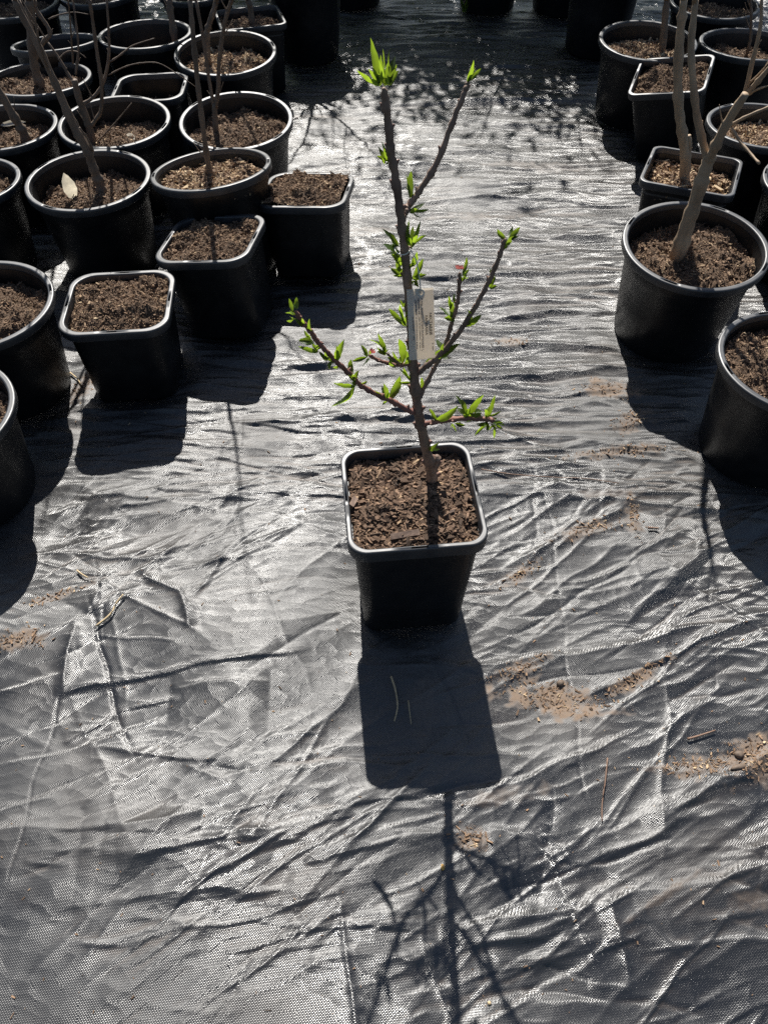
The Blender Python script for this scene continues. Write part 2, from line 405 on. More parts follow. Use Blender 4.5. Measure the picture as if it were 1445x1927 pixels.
# folds that stand out in the photograph
pcrease([(0, 1300), (110, 1275)], .005, .006, .02); pcrease([(125, 1300), (330, 1262), (560, 1228)], .007, .02, .006)
pcrease([(130, 1390), (230, 1340), (330, 1315)], .005, .016, .006); pcrease([(190, 1408), (290, 1420), (430, 1432)], .005, .02, .005)
pcrease([(210, 1080), (170, 1150)], .007, .02, .02); pcrease([(275, 1085), (340, 1120), (360, 1180)], .009, .02, .008)
pcrease([(375, 1120), (440, 1035)], .006, .02, .005); pcrease([(145, 1175), (120, 1300)], .007, .02, .012)
pcrease([(220, 960), (330, 940)], .008, .02, .01); pcrease([(270, 1080), (360, 1000)], .008, .02, .014)
pcrease([(900, 1245), (1180, 1215), (1370, 1175)], .009, .01, .03); pcrease([(1110, 1310), (1250, 1240), (1420, 1170)], .007, .03, .007)
pcrease([(900, 880), (1060, 905), (1160, 920)], .004, .012, .004); pcrease([(1100, 840), (1240, 850)], .009, .03, .01)
pcrease([(1060, 1020), (1250, 920)], .006, .03, .01); pcrease([(960, 1060), (1100, 985)], .008, .01, .03)
pcrease([(1230, 1540), (1445, 1440)], .009, .03, .012); pcrease([(1180, 1180), (1350, 1010)], .005, .03, .01)
pcrease([(600, 1620), (840, 1560)], .006, .03, .007); pcrease([(870, 1790), (1060, 1757)], .008, .035, .007)
pcrease([(600, 1800), (860, 1800)], .006, .03, .02); pcrease([(500, 1450), (640, 1330)], .005, .02, .01)
pcrease([(1080, 1640), (1300, 1540)], .007, .03, .012); pcrease([(250, 1620), (480, 1560)], .008, .04, .015)
pcrease([(560, 345), (1180, 350)], .010, .006, .03); pcrease([(680, 300), (860, 318)], .009, .03, .01)
pcrease([(860, 230), (1180, 255)], .012, .04, .012); pcrease([(790, 525), (1180, 515)], .009, .03, .008)
pcrease([(850, 460), (1180, 440)], .008, .03, .012); pcrease([(900, 600), (1190, 585)], .008, .03, .01)
pcrease([(850, 720), (1180, 700)], .009, .03, .014); pcrease([(700, 255), (560, 235)], .010, .03, .03)
pcrease([(620, 85), (1100, 75)], .02, .01, .05); pcrease([(640, 205), (1060, 190)], .01, .04, .012)
pcrease([(860, 1745), (1150, 1690), (1445, 1640)], .012, .02, .06); pcrease([(340, 1292), (490, 1285)], .010, .02, .06)
pcrease([(0, 1560), (180, 1555), (360, 1535)], .012, .02, .07); pcrease([(700, 1230), (640, 1330)], .006, .03, .04); pcrease([(180, 985), (330, 960)], .008, .02, .05)
# woven tracer lines and a seam
for pts in ([(1012, 860), (1045, 1060), (1085, 1390), (1104, 1500)], [(455, 770), (447, 1000)], [(120, 1290), (75, 1440), (22, 1640)], [(690, 790), (640, 1060)], [(1290, 900), (1330, 1060), (1345, 1340)]):
    pcrease(pts, -.0016, .0016, .0016)
# press the sheet down under the pots
for k in POTS:
    b, rot, h = pot_base(k); s = POTS[k][4] * (.5 if POTS[k][0] == 'sq' else 1)
    d = np.hypot(Xg - b.x, Yg - b.y); f = np.clip((d - s * .7) / .09, 0, 1); f = f * f * (3 - 2 * f)
    Hg = Hg * f - .004 * (1 - f)
Hg -= np.median(Hg) * 1.0 * np.ones_like(Hg)
edge = np.clip((1 - np.abs(us)) / .1, 0, 1)[None, :] * np.clip((5.4 - Yg) / .3, 0, 1) * np.clip((Yg + .7) / .2, 0, 1)
Hg = Hg * edge + .004
# dust: named spills plus silt lying in the hollows
dust = np.zeros_like(Xg)
SPILLS = [(1040, 1310, 95, 30, 10), (1185, 1285, 90, 12, -28), (980, 1255, 60, 14, -25), (1410, 1430, 60, 34, -30), (1300, 1445, 70, 20, -5), (1110, 1000, 75, 14, -12), (1190, 975, 14, 35, 0),
          (1160, 855, 100, 10, -5), (1140, 735, 55, 18, 5), (1190, 790, 45, 16, -25), (960, 645, 40, 9, 0), (985, 1072, 50, 10, -25), (40, 1206, 45, 18, 0), (105, 1125, 60, 8, -20), (885, 1580, 34, 24, 0),
          (165, 720, 22, 45, 15), (1040, 317, 80, 8, 0), (900, 410, 110, 7, 0), (970, 310, 60, 6, 0), (800, 1330, 40, 60, 0), (940, 1500, 90, 16, -10), (1420, 1700, 50, 20, 0), (1130, 940, 60, 8, 0), (700, 440, 60, 6, 0), (1240, 1690, 90, 8, -30)]
for i, (px, py, rx, ry, an) in enumerate(SPILLS):
    c = gnd(px, py); ex = gnd(px + 1, py) - c; ey = gnd(px, py - 1) - c
    sx, sy = rx * ex.length, ry * ey.length; a = math.atan2(-math.tan(R(an)) * ey.length, ex.length)
    dx, dy = Xg - c.x, Yg - c.y
    u = dx * math.cos(a) + dy * math.sin(a); v = -dx * math.sin(a) + dy * math.cos(a)
    q = np.hypot(u / sx, v / sy) * .9 + .6 * noise(Xg * 22, Yg * 30, 30) + .5 * noise(Xg * 60, Yg * 80, 31)
    dust = np.maximum(dust, np.clip((1.0 - q) * 1.6, 0, 1) * (1.0 if i == 0 else .75 if i in (3, 1, 8, 12) else .5 if i < 16 else .22))
film = np.clip(noise(Xg * 3.1, Yg * 4, 33) + .5 * noise(Xg * 11, Yg * 18, 34) - .1, 0, 1) * .07
lap = np.zeros_like(Hg); lap[3:-3] = Hg[6:] + Hg[:-6] - 2 * Hg[3:-3]
silt = np.clip(lap * 260 - .12, 0, 1) * np.clip(noise(Xg * 4, Yg * 6, 35) + .1, 0, 1) * .3
dust = np.clip(np.maximum(dust, silt) + film, 0, 1)
nr = len(ys)
idx = np.arange(nr * NC).reshape(nr, NC)
quads = np.stack([idx[:-1, :-1], idx[:-1, 1:], idx[1:, 1:], idx[1:, :-1]], -1).reshape(-1, 4)
fm = mesh_np('weed_mat', np.stack([Xg, Yg, Hg], -1).reshape(-1, 3), quads)
at_d = fm.attributes.new('dust', 'FLOAT', 'POINT'); at_d.data.foreach_set('value', dust.astype(np.float32).ravel())
fab = obj('ground_fabric', fm, M['fabric']); fab['kind'] = 'structure'
fab['label'] = 'wrinkled black woven weed mat covering the nursery floor'
gv, gf = [], []
gs = [-300, -60, -12, -3, 3, 12, 60, 300]
for j in gs:
    for i in gs: gv.append((i, j + 2, -.03))
for j in range(7):
    for i in range(7): gf.append((j*8+i, j*8+i+1, j*8+i+9, j*8+i+8))
gr = obj('ground', mesh_py('ground', gv, gf), M['fabric']); gr['kind'] = 'structure'
def ground_z(x, y):
    i = int(np.clip(np.searchsorted(ys, y), 0, nr - 1)); j = int(np.clip(round((x / hw[i] + 1) / 2 * (NC - 1)), 0, NC - 1))
    return float(Hg[i, j])

# ------------------------------------------------------------------ pots
def outline(kind):
    """list of (function of half size and corner radius -> xy, slot flag)"""
    out = []
    if kind == 'rd':
        ang = []
        for k in range(60): ang.append((k * 6.0, False))
        for c in (45, 135, 225, 315):
            ang = [q for q in ang if abs(q[0] - c) > 7]
            ang += [(c - 5.1, False), (c - 4.9, True), (c, True), (c + 4.9, True), (c + 5.1, False)]
        for a, s in sorted(ang):
            out.append((lambda h, c, a=R(a): (h * math.cos(a), h * math.sin(a)), s))
    else:
        for side in range(4):
            ca, sa = math.cos(side * math.pi / 2), math.sin(side * math.pi / 2)
            for f, s in ((-1, 0), (-.6, 0), (-.171, 0), (-.165, 1), (0, 1), (.165, 1), (.171, 0), (.6, 0)):
                def fn(h, c, f=f, ca=ca, sa=sa):
                    x, y = h, f * (h - c); return (x*ca - y*sa, x*sa + y*ca)
                out.append((fn, bool(s)))
            for k in range(0, 9):
                def fn(h, c, k=k, ca=ca, sa=sa):
                    w = math.pi / 2 * k / 9; x, y = h - c + c * math.cos(w), h - c + c * math.sin(w)
                    return (x*ca - y*sa, x*sa + y*ca)
                out.append((fn, False))
    return out
OUT = {k: outline(k) for k in ('rd', 'sq')}
def loft(kind, prof, half, corner, caps=False, breaks=()):
    """prof rows: (half size, z, z in slots)"""
    o = OUT[kind]; n = len(o); V = []; F = []
    for hs, z, zs in prof:
        c = hs if kind == 'rd' else corner * hs / half
        for fn, s in o:
            x, y = fn(hs, c); V.append((x, y, zs if s else z))
    for i in range(len(prof) - 1):
        if i in breaks: continue
        for k in range(n): F.append((i*n+k, i*n+(k+1) % n, (i+1)*n+(k+1) % n, (i+1)*n+k))
    if caps: F.append(tuple(range(n))[::-1])
    return V, F
_pm = {}
def pot_meshes(kind, half, h, style):
    key = (kind, round(half, 3), round(h, 3), style)
    if key in _pm: return _pm[key]
    lip, taper, corner, w = {'slim': (.030, .80, .034, .0095), 'wide': (.022, .80, .058, .0140), 'tall': (.022, .78, .030, .0110), 'round': (.021, .76, 0, .0145)}[style]
    t = h; b = half * taper
    wall_t = half - w * .95
    outer = [(b - .004, 0), (b, .004), (b + (wall_t - b) * .5, h * .48), (wall_t - .001, t - lip + .004)]
    if kind == 'rd': outer[3:3] = [(wall_t - .0065, t - .058), (wall_t - .0022, t - .052)]   # a shallow step below the lip
    inner = [(wall_t - .0035, t - lip + .006), (b + (wall_t - b) * .45 - .0035, h * .45), (b - .005, .006)]
    V, F = loft(kind, [(a, z, z) for a, z in outer + inner], half, corner, True, (len(outer) - 1,)); n = len(OUT[kind])
    F.append(tuple((len(outer + inner) - 1) * n + k for k in range(n)))
    mb = mesh_py('pot_body', V, F)
    groups = [[(wall_t - .003, t - lip + .001, 0), (half - .0015, t - lip, 0), (half - .0004, t - lip + .002, 0), (half, t - .0046, 0)],
              [(half, t - .0046, 0), (half - w * .025, t - .0022, 0), (half - w * .08, t - .0009, 0), (half - w * .18, t - .0003, 0), (half - w * .30, t, 0)],
              [(half - w * .30, t, 0), (half - w * .305, t, -.010)], [(half - w * .305, t, -.010), (half - w * .74, t, -.010)], [(half - w * .74, t, -.010), (half - w * .745, t, 0)],
              [(half - w * .745, t, 0), (half - w * .86, t - .0003, 0), (half - w * .95, t - .0010, 0), (half - w, t - .0030, 0)],
              [(half - w, t - .0030, 0), (half - w - .0012, t - .012, 0), (half - w - .002, t - lip - .02, 0)]]
    prof, br = [], []
    for g_ in groups: prof += [(a, z, z + d) for a, z, d in g_]; br.append(len(prof) - 1)
    V, F = loft(kind, prof, half, corner, False, tuple(br)); mr = mesh_py('pot_rim', V, F)
    _pm[key] = (mb, mr, wall_t - .0035, b - .004); return _pm[key]
STYLE = {'S0': 'slim', 'A': 'wide', 'B': 'wide', 'C': 'wide', 'D': 'tall', 'E': 'wide', 'F': 'tall', 'G': 'tall'}

def chips(n, place, lo, hi, seed, flat=.35, tones=(.1, .95), thick=.35, fibre=0.0):
    """n bark slivers; place(k) -> x, y, z arrays"""
    g = np.random.default_rng(seed)
    P = place(g, n)
    L = g.uniform(lo, hi, n) * g.choice([.45, .7, 1, 1.35], n, p=[.35, .35, .22, .08]); Wd = np.minimum(L * g.uniform(.14, .5, n), hi * .34); T = Wd * g.uniform(.25, thick * 2, n)
    if fibre: Wd = Wd * np.where(g.random(n) < .5, .45, 1); T = np.minimum(T, Wd)
    yaw = g.uniform(0, 2*np.pi, n); pit = g.normal(0, flat, n); rol = g.normal(0, .6, n)
    cy, sy, cp, sp, cr, sr = np.cos(yaw), np.sin(yaw), np.cos(pit), np.sin(pit), np.cos(rol), np.sin(rol)
    ex = np.stack([cy*cp, sy*cp, sp], -1)
    e2 = np.stack([-sy, cy, 0*cy], -1); e3 = np.cross(ex, e2)
    ey = e2 * cr[:, None] + e3 * sr[:, None]; ez = np.cross(ex, ey)
    V = np.zeros((n, 8, 3))
    for i, (a, b_, c_) in enumerate([(-1,-1,-1),(1,-1,-1),(1,1,-1),(-1,1,-1),(-1,-1,1),(1,-1,1),(1,1,1),(-1,1,1)]):
        j = g.uniform(.45, 1, (n, 3)) * .5
        V[:, i] = P + ex*(a*L*j[:, 0])[:, None] + ey*(b_*Wd*j[:, 1])[:, None] + ez*(c_*T*j[:, 2])[:, None]
    q = np.array([[0,3,2,1],[4,5,6,7],[0,1,5,4],[1,2,6,5],[2,3,7,6],[3,0,4,7]])
    Q = (np.arange(n)[:, None, None] * 8 + q[None]).reshape(-1, 4)
    me = mesh_np('mulch', V.reshape(-1, 3), Q, False)
    tone = np.clip(g.beta(2.2, 2.6, n) * (tones[1]-tones[0]) + tones[0] + (g.random(n) > .98) * .35 + .28 * noise(P[:, 0] * 24, P[:, 1] * 24, seed), 0, 1)
    a = me.attributes.new('tone', 'FLOAT', 'POINT'); a.data.foreach_set('value', np.repeat(tone, 8).astype(np.float32))
    return me
def soil_bump(x, y, s, amp):
    return amp * (.6 * noise(x * 13, y * 13, s) + .55 * np.abs(noise(x * 30, y * 30, s + 1)) + .4 * np.abs(noise(x * 75, y * 75, s + 2)))
_sm = {}
def soil_meshes(kind, variant, fill, coarse):
    key = (kind, variant)
    if key in _sm: return _sm[key]
    n = 56; u = np.linspace(-1, 1, n); U, Vv = np.meshgrid(u, u)
    if kind == 'rd': X = U * np.sqrt(1 - Vv**2 / 2); Y = Vv * np.sqrt(1 - U**2 / 2)
    else:
        c = .2; k = np.clip((np.maximum(np.abs(U), np.abs(Vv)) - .6) / .4, 0, 1); rd = np.sqrt(1 - np.minimum(np.abs(U), np.abs(Vv))**2 * .13)
        X = U * (1 + k * (rd - 1)); Y = Vv * (1 + k * (rd - 1))
    X = X * fill; Y = Y * fill; s = 40 + variant * 11
    amp = .014 if coarse else .028
    mound = .012 * (1 - np.hypot(X, Y) / fill)
    def zz(x, y): return soil_bump(x, y, s, amp) + .012 * (1 - np.hypot(x, y) / fill) - .002
    Z = zz(X, Y)
    ii = np.arange(n * n).reshape(n, n)
    Q = np.stack([ii[:-1, :-1], ii[:-1, 1:], ii[1:, 1:], ii[1:, :-1]], -1).reshape(-1, 4)
    ms = mesh_np('soil', np.stack([X, Y, Z], -1).reshape(-1, 3), Q)
    def place(g, m):
        if kind == 'rd':
            r = fill * np.sqrt(g.random(m)) * .985; t = g.uniform(0, 2*np.pi, m); x, y = r*np.cos(t), r*np.sin(t)
        else:
            x, y = g.uniform(-1, 1, m) * fill * .98, g.uniform(-1, 1, m) * fill * .98
            e = np.maximum(np.abs(x), np.abs(y)) / fill; f = np.minimum(np.abs(x), np.abs(y)) / fill
            bad = (e > .8) & (f > .8) & (np.hypot(e - .8, f - .8) > .19); x[bad] *= .8; y[bad] *= .8
        return np.stack([x, y, zz(x, y) + np.abs(g.normal(0, .0022, m))], -1)
    if coarse: mc = chips(7500, place, .006, .027, 70 + variant, .32, (.05, .9))
    else: mc = chips(6500 if variant != 5 else 4200, place, .003 if variant != 5 else .005, .015 if variant != 5 else .026, 70 + variant, .5, (.12, .95) if variant != 5 else (.3, 1.25), .5, 1.0)
    mc.materials.append(M['bark_chip'] if coarse else M['fine_chip'])
    _sm[key] = (ms, mc); return _sm[key]

PLABEL = {
 'S0': 'square black nursery pot standing alone in the aisle, holding the leafy tagged sapling',
 'A': 'square black pot of bare soil at the front of three squares in a diagonal row',
 'B': 'square black pot of bare soil, middle of the diagonal row of three squares',
 'C': 'square black pot heaped with bare soil at the far end of the diagonal row',
 'D': 'square black pot with one brown stem, behind the round pot of straw-coloured mulch',
 'E': 'half-empty square black pot wedged between round pots with a low drift of soil inside',
 'F': 'square black pot leaning over, standing against a round pot across the aisle',
 'G': 'square black pot with one thick cut-back trunk, behind the round pot of the forked tree',
 'L1': 'round black pot with a cream leaf standing in its soil and a leaning tree',
 'L3': 'round black pot tipped sideways with one slender stem, behind the middle square pot',
 'L4': 'round black pot with a slender forked tree and lumpy soil, behind the tipped pot',
 'L5': 'round black pot of straw-coloured mulch in front of the square pot with one stem',
 'L6': 'round black pot with a twiggy many-branched tree and a small pale leaf',
 'L7': 'deep round black pot filled low with a single stem at its back edge',
 'L8': 'round black pot with a thick dark trunk, behind the pot with the stout leaning stem',
 'L9': 'round black pot with a stout leaning stem and pale dry leaves at its foot',
 'L10': 'round black pot of bare soil beside the pot with the cream dry leaf',
 'L11': 'empty tilted round black pot seen as a thin rim behind the thick dark trunk',
 'L12': 'large round black pot with a clean rim at the far corner of the pot block',
 'L13': 'round black pot at the far edge of the block, next to the far corner pot',
 'L14': 'round black pot at the far edge behind the deep low-filled pot',
 'M1': 'round black pot of bare soil and chips beside the front square pot',
 'M2': 'round black pot in front of the round pot of soil and chips',
 'R1': 'round black pot with a thick forked tree and a white leaf on its soil',
 'R3': 'round black pot of chippy soil without a tree, in front of the forked tree pot',
 'R4': 'deep empty round black pot beside the square pot of the cut-back trunk',
 'R5': 'round black pot with a slanting brown stem, touching the leaning square pot',
 'R6': 'round black pot with a thin upright stem beside the slanting stem pot',
 'R7': 'round black pot of dark mulch at the back behind the thin upright stem pot',
 'R8': 'round black pot of strawy soil behind the forked tree and the deep empty pot',
 'B0': 'round black pot in deep shade behind the square pot with one brown stem',
 'B1': 'lone round black pot at the far end of the aisle, its rim out of view',
 'B2': 'round black pot at the far end of the aisle by a tuft of grass',
 'B3': 'shaded round black pot at the far end, beside the pot by the grass tuft',
 'B4': 'shaded round black pot behind the round pot with the slanting stem',
}
PGROUP = {'sq': 'square black nursery pots', 'rd': 'round black nursery pots'}
SOILTOP = {}
STRAWY = ('G', 'L5', 'R5', 'R8', 'L3')
for i, k in enumerate(POTS):
    kind, x, y, z, s, tx, ty, yaw, sd = POTS[k]
    b, rot, h = pot_base(k); half = s / 2 if kind == 'sq' else s
    h = round(h / .005) * .005
    t = thing('square_plant_pot' if kind == 'sq' else 'round_plant_pot', PLABEL[k], 'plant pot', b, PGROUP[kind], rot.to_euler())
    mb, mr, wt, wb = pot_meshes(kind, half, h, STYLE.get(k, 'round'))
    obj('pot_body', mb, M['plastic'], t); obj('rim', mr, M['rim'], t)
    zs = h - sd; fill = (wb + (wt - wb) * zs / h) + .001
    coarse = k in ('S0',); variant = 9 if coarse else 5 if k in STRAWY else i % 4
    ref = .116 if kind == 'sq' else .155
    ms, mc = soil_meshes(kind, variant, ref, coarse)
    so_ = obj('soil', ms, M['soil'], t); so_.location = (0, 0, zs - .006); f = fill / ref; so_.scale = (f, f, f)
    so_.rotation_euler = (0, 0, R(90 * (i % 4))) if kind == 'sq' else (math.sin(i * 2.1) * .07, math.cos(i * 1.7) * .07, R(97 * i))
    mu = obj('mulch', mc, None, so_); mu['kind'] = 'stuff'
    SOILTOP[k] = b + rot @ Vector((0, 0, zs))

# ------------------------------------------------------------------ trees
def local(P, base): return [p - base for p in P]
def stem(pts, Y, wpx, base, dY=0.0, n=5, knots=.09, ns=8):
    """polyline of photo pixels at depth Y -> tube; wpx = width in pixels at start and end"""
    W = [at(px, py, Y + dY * i / max(1, len(pts) - 1)) for i, (px, py) in enumerate(pts)]
    P = smooth_path(W, n); m = len(P)
    rad = [(wpx[0] + (wpx[1] - wpx[0]) * i / (m - 1)) / 2 * pxm(P[i]) for i in range(m)]
    return P, rad
def grow(P0, d, length, r0, seed, parent, base, mat, depth=1, name='branch', ns=6, every=.14):
    """a free-growing limb that goes on from P0"""
    g = random.Random(seed); n = max(3, int(length / .07)); P = [Vector(P0)]; d = Vector(d).normalized()
    for i in range(n):
        d = (d + Vector((g.uniform(-.16, .16), g.uniform(-.16, .16), g.uniform(-.02, .14)))).normalized()
        P.append(P[-1] + d * length / n)
    rad = [r0 * (1 - .75 * i / n) for i in range(n + 1)]
    V, F = tube(local(P, base), rad, ns, .1); o = obj(name, mesh_py(name, V, F), mat, parent)
    if depth > 0:
        k = int(length / every)
        for j in range(k):
            q = g.randint(1, n - 1); a = g.uniform(0, 6.28)
            dd = (P[q] - P[q-1]).normalized() + Vector((math.cos(a), math.sin(a), .25)) * .8
            V, F = [], []
            tp = [P[q]]; e = dd.normalized(); L = length * g.uniform(.2, .45)
            for s_ in range(5): e = (e + Vector((g.uniform(-.15, .15), g.uniform(-.15, .15), .1))).normalized(); tp.append(tp[-1] + e * L / 5)
            V, F = tube(local(tp, base), lin(rad[q] * .55, .0008, 6), 5, .1)
            obj('twig', mesh_py('twig', V, F), mat, o)
    return o
def tree(key, label, stems, ext=.5, mat='bark', name='bare_tree', group='dormant bare trees in pots', dy=0.0, seed=1):
    """stems: (pixel points, (w0,w1), dY, kind, extension length)"""
    Y = POTS[key][1 + 1] + dy
    base = at(*stems[0][0][0], Y); t = thing(name, label, 'tree', base, group)
    first = None
    for i, (pts, w, dY, kind, e) in enumerate(stems):
        P, rad = stem(pts, Y, w, base, dY)
        if i == 0: P[0] = P[0] - Vector((0, 0, .05))
        rad = [r_ * .88 for r_ in rad]
        for q in range(2, len(rad) - 1, random.randint(4, 6)): rad[q] *= random.uniform(1.08, 1.3)
        V, F = tube(local(P, base), rad, 12 if w[0] > 8 else 7, .1)
        par = t if kind != 'twig' or first is None else first
        o = obj(kind, mesh_py(kind, V, F), M[mat], par)
        if first is None: first = o
        if kind != 'twig':
            for q in range(5 if mat == 'bark' else 2):
                m_ = random.randint(2, len(P) - 2); a_ = random.uniform(0, 6.28); up_ = (P[m_ + 1] - P[m_]).normalized()
                dv = (Vector((math.cos(a_), math.sin(a_) * .5, .3)) + up_ * .9).normalized(); L_ = random.choice([.008, .012, .02, .05])
                Q = smooth_path([P[m_], P[m_] + dv * L_ * .5 + Vector((0, 0, .001)), P[m_] + dv * L_ + Vector((0, 0, L_ * .2))], 3)
                V, F = tube(local(Q, base), lin(min(.0026, rad[m_] * .6), .0008, len(Q)), 5, .1); obj('twig', mesh_py('twig', V, F), M[mat], o)
        if e:
            d = (P[-1] - P[-4]).normalized() + Vector((0, 0, .25))
            grow(P[-1] - d.normalized() * .01, d, e, rad[-1] * .98, seed * 10 + i, t, base, M[mat])
    return t
tree('R1', 'thick pale-barked tree forking into a V, rooted in the round pot with the white leaf', [
  ([(1277, 474), (1292, 425), (1308, 378), (1322, 332), (1334, 296)], (32, 25), 0, 'trunk', 0),
  ([(1332, 305), (1324, 277), (1311, 221), (1302, 138), (1300, 83), (1308, 0)], (17, 13), .05, 'branch', .15),
  ([(1333, 302), (1340, 286), (1358, 249), (1380, 210), (1402, 177)], (22, 17), -.05, 'branch', 0),
  ([(1400, 182), (1413, 124), (1430, 50), (1432, 0)], (10, 6), 0, 'branch', .08),
  ([(1398, 182), (1421, 158), (1445, 130), (1480, 95)], (12, 9), -.04, 'branch', .08),
  ([(1374, 236), (1392, 225), (1420, 212), (1450, 200)], (8, 6), -.02, 'twig', 0),
  ([(1374, 240), (1392, 266), (1412, 290), (1428, 308)], (7, 5), -.12, 'twig', 0),
  ([(1404, 180), (1425, 168), (1450, 160)], (6, 3), -.06, 'twig', 0)], mat='pale', dy=.02, seed=3)
tree('G', 'single straight cut-back trunk with a stub, rooted in the square pot behind the forked tree', [
  ([(1283, 358), (1289, 310), (1286, 270), (1277, 207), (1275, 138), (1280, 55), (1286, 0)], (22, 16), 0, 'trunk', .45),
  ([(1290, 300), (1297, 275), (1295, 255)], (12, 9), 0, 'branch', 0)], mat='pale', seed=4)
tree('R5', 'slanting brown stem rooted in the round pot against the leaning square pot', [
  ([(1246, 94), (1250, 42), (1254, 0)], (15, 13), 0, 'trunk', .5)], seed=5)
tree('R6', 'thin upright stem rooted in the round pot beside the slanting stem', [
  ([(1411, 84), (1413, 40), (1412, 0)], (6, 5), 0, 'trunk', .4)], seed=6)
tree('L1', 'leaning tree of several stems behind the standing cream leaf', [
  ([(195, 370), (186, 340), (177, 318), (163, 280), (138, 235), (111, 172), (75, 91), (41, 28), (28, 0)], (20, 12), 0, 'trunk', .4),
  ([(172, 290), (150, 246), (128, 205), (98, 143), (83, 108), (58, 50), (36, 0)], (11, 7), .06, 'branch', .35),
  ([(176, 284), (166, 262), (150, 240)], (5, 4), -.02, 'twig', 0),
  ([(111, 172), (92, 130), (83, 108), (70, 60), (62, 0)], (6, 4), -.06, 'branch', .3)], seed=7)
tree('L6', 'twiggy many-branched tree rising from the round pot with the small pale leaf', [
  ([(175, 272), (170, 245), (163, 222), (150, 188), (140, 150)], (17, 13), 0, 'trunk', 0),
  ([(142, 158), (127, 136), (111, 108), (91, 80)], (7, 4), .03, 'branch', .25),
  ([(170, 240), (181, 225), (191, 205), (191, 155), (183, 97), (175, 40), (169, 0)], (8, 7), -.03, 'branch', .4),
  ([(155, 196), (175, 184), (194, 158), (205, 111), (205, 55), (201, 0)], (8, 5), .04, 'branch', .4),
  ([(208, 116), (225, 105), (250, 86), (291, 72)], (4, 2), .02, 'twig', 0),
  ([(205, 141), (235, 126), (263, 119), (299, 119), (335, 140), (368, 163)], (3, 1.5), .02, 'twig', 0),
  ([(143, 140), (148, 90), (142, 30), (138, 0)], (5, 4), .05, 'branch', .3),
  ([(138, 120), (134, 60), (129, 0)], (4, 3), -.05, 'branch', .3),
  ([(178, 274), (200, 250), (225, 222), (248, 194)], (3.5, 1.5), -.05, 'twig', 0),
  ([(111, 112), (125, 98), (145, 97), (163, 109)], (3, 1.5), 0, 'twig', 0),
  ([(92, 36), (115, 27), (140, 23), (167, 27)], (3, 1.5), 0, 'twig', 0)], seed=8, dy=-.01)
tree('L8', 'thick dark trunk rising from the round pot in front of the empty tilted pot', [
  ([(80, 170), (66, 125), (58, 55), (55, 0)], (20, 14), 0, 'trunk', .4),
  ([(64, 120), (82, 80), (95, 60), (70, 20), (66, 0)], (9, 8), .03, 'branch', .35)], seed=9)
tree('L9', 'stout leaning stem with pale dry leaves at its foot', [
  ([(54, 272), (42, 245), (28, 221), (0, 174), (-25, 130)], (20, 15), 0, 'trunk', .4)], seed=10)
tree('L3', 'slender single stem rooted in the tipped round pot', [
  ([(401, 348), (391, 302), (380, 221), (372, 152), (364, 69), (358, 0)], (12, 9), 0, 'trunk', .5),
  ([(385, 284), (377, 276), (372, 270)], (3, 1.5), 0, 'twig', 0)], seed=11)
tree('L4', 'slender tree forking low into two stems behind the tipped pot', [
  ([(407, 281), (406, 240), (404, 194)], (13, 11), 0, 'trunk', 0),
  ([(403, 202), (394, 152), (383, 75), (369, 0)], (8, 7), .02, 'branch', .45),
  ([(406, 202), (411, 166), (413, 111), (424, 41), (436, 0)], (9, 8), -.02, 'branch', .45)], seed=12)
tree('L5', 'brown stem bending at a node in the round pot of straw-coloured mulch', [
  ([(391, 112), (390, 70), (392, 52), (402, 22), (408, 0)], (13, 10), 0, 'trunk', .5)], seed=13)
tree('D', 'single brown stem rooted in the square pot at the back', [
  ([(475, 54), (471, 14), (466, 0)], (12, 11), 0, 'trunk', .5)], seed=14)
tree('L7', 'single dark stem at the back edge of the deep low-filled pot', [
  ([(331, 82), (322, 28), (319, 0)], (15, 12), .02, 'trunk', .5)], dy=.05, seed=15)
# bushes whose pots close the aisle; only their shadows reach the mat in view
def bush(key, label, n, seed, hgt):
    b = SOILTOP[key]; t = thing('bare_bush', label, 'bush', b, 'bare bushes closing the aisle'); g = random.Random(seed)
    P = [b - Vector((0, 0, .04)), b + Vector((.01, 0, .1)), b + Vector((.0, .01, .22))]; P = smooth_path(P, 4)
    V, F = tube(local(P, b), lin(.013, .011, len(P)), 8); obj('trunk', mesh_py('trunk', V, F), M['bark'], t)
    for i in range(n):
        a = 6.28 * i / n + g.uniform(-.4, .4)
        grow(P[-1 - g.randint(0, 4)], (math.cos(a) * .55, math.sin(a) * .55, 1), hgt * g.uniform(.7, 1.1), .007, seed * 31 + i, t, b, M['bark'], 1, every=.16)
bush('B1', 'bare bush in the round pot at the far end of the aisle', 3, 3, .8)
bush('B2', 'bare bush in the round pot by the grass tuft', 3, 4, .8)
bush('B3', 'bare bush in the shaded pot beside the grass tuft pot', 3, 5, .8)
bush('B4', 'bare bush in the shaded pot behind the slanting stem pot', 3, 6, .8)
bush('B0', 'bare bush in the deeply shaded pot behind the square pot', 3, 7, .8)

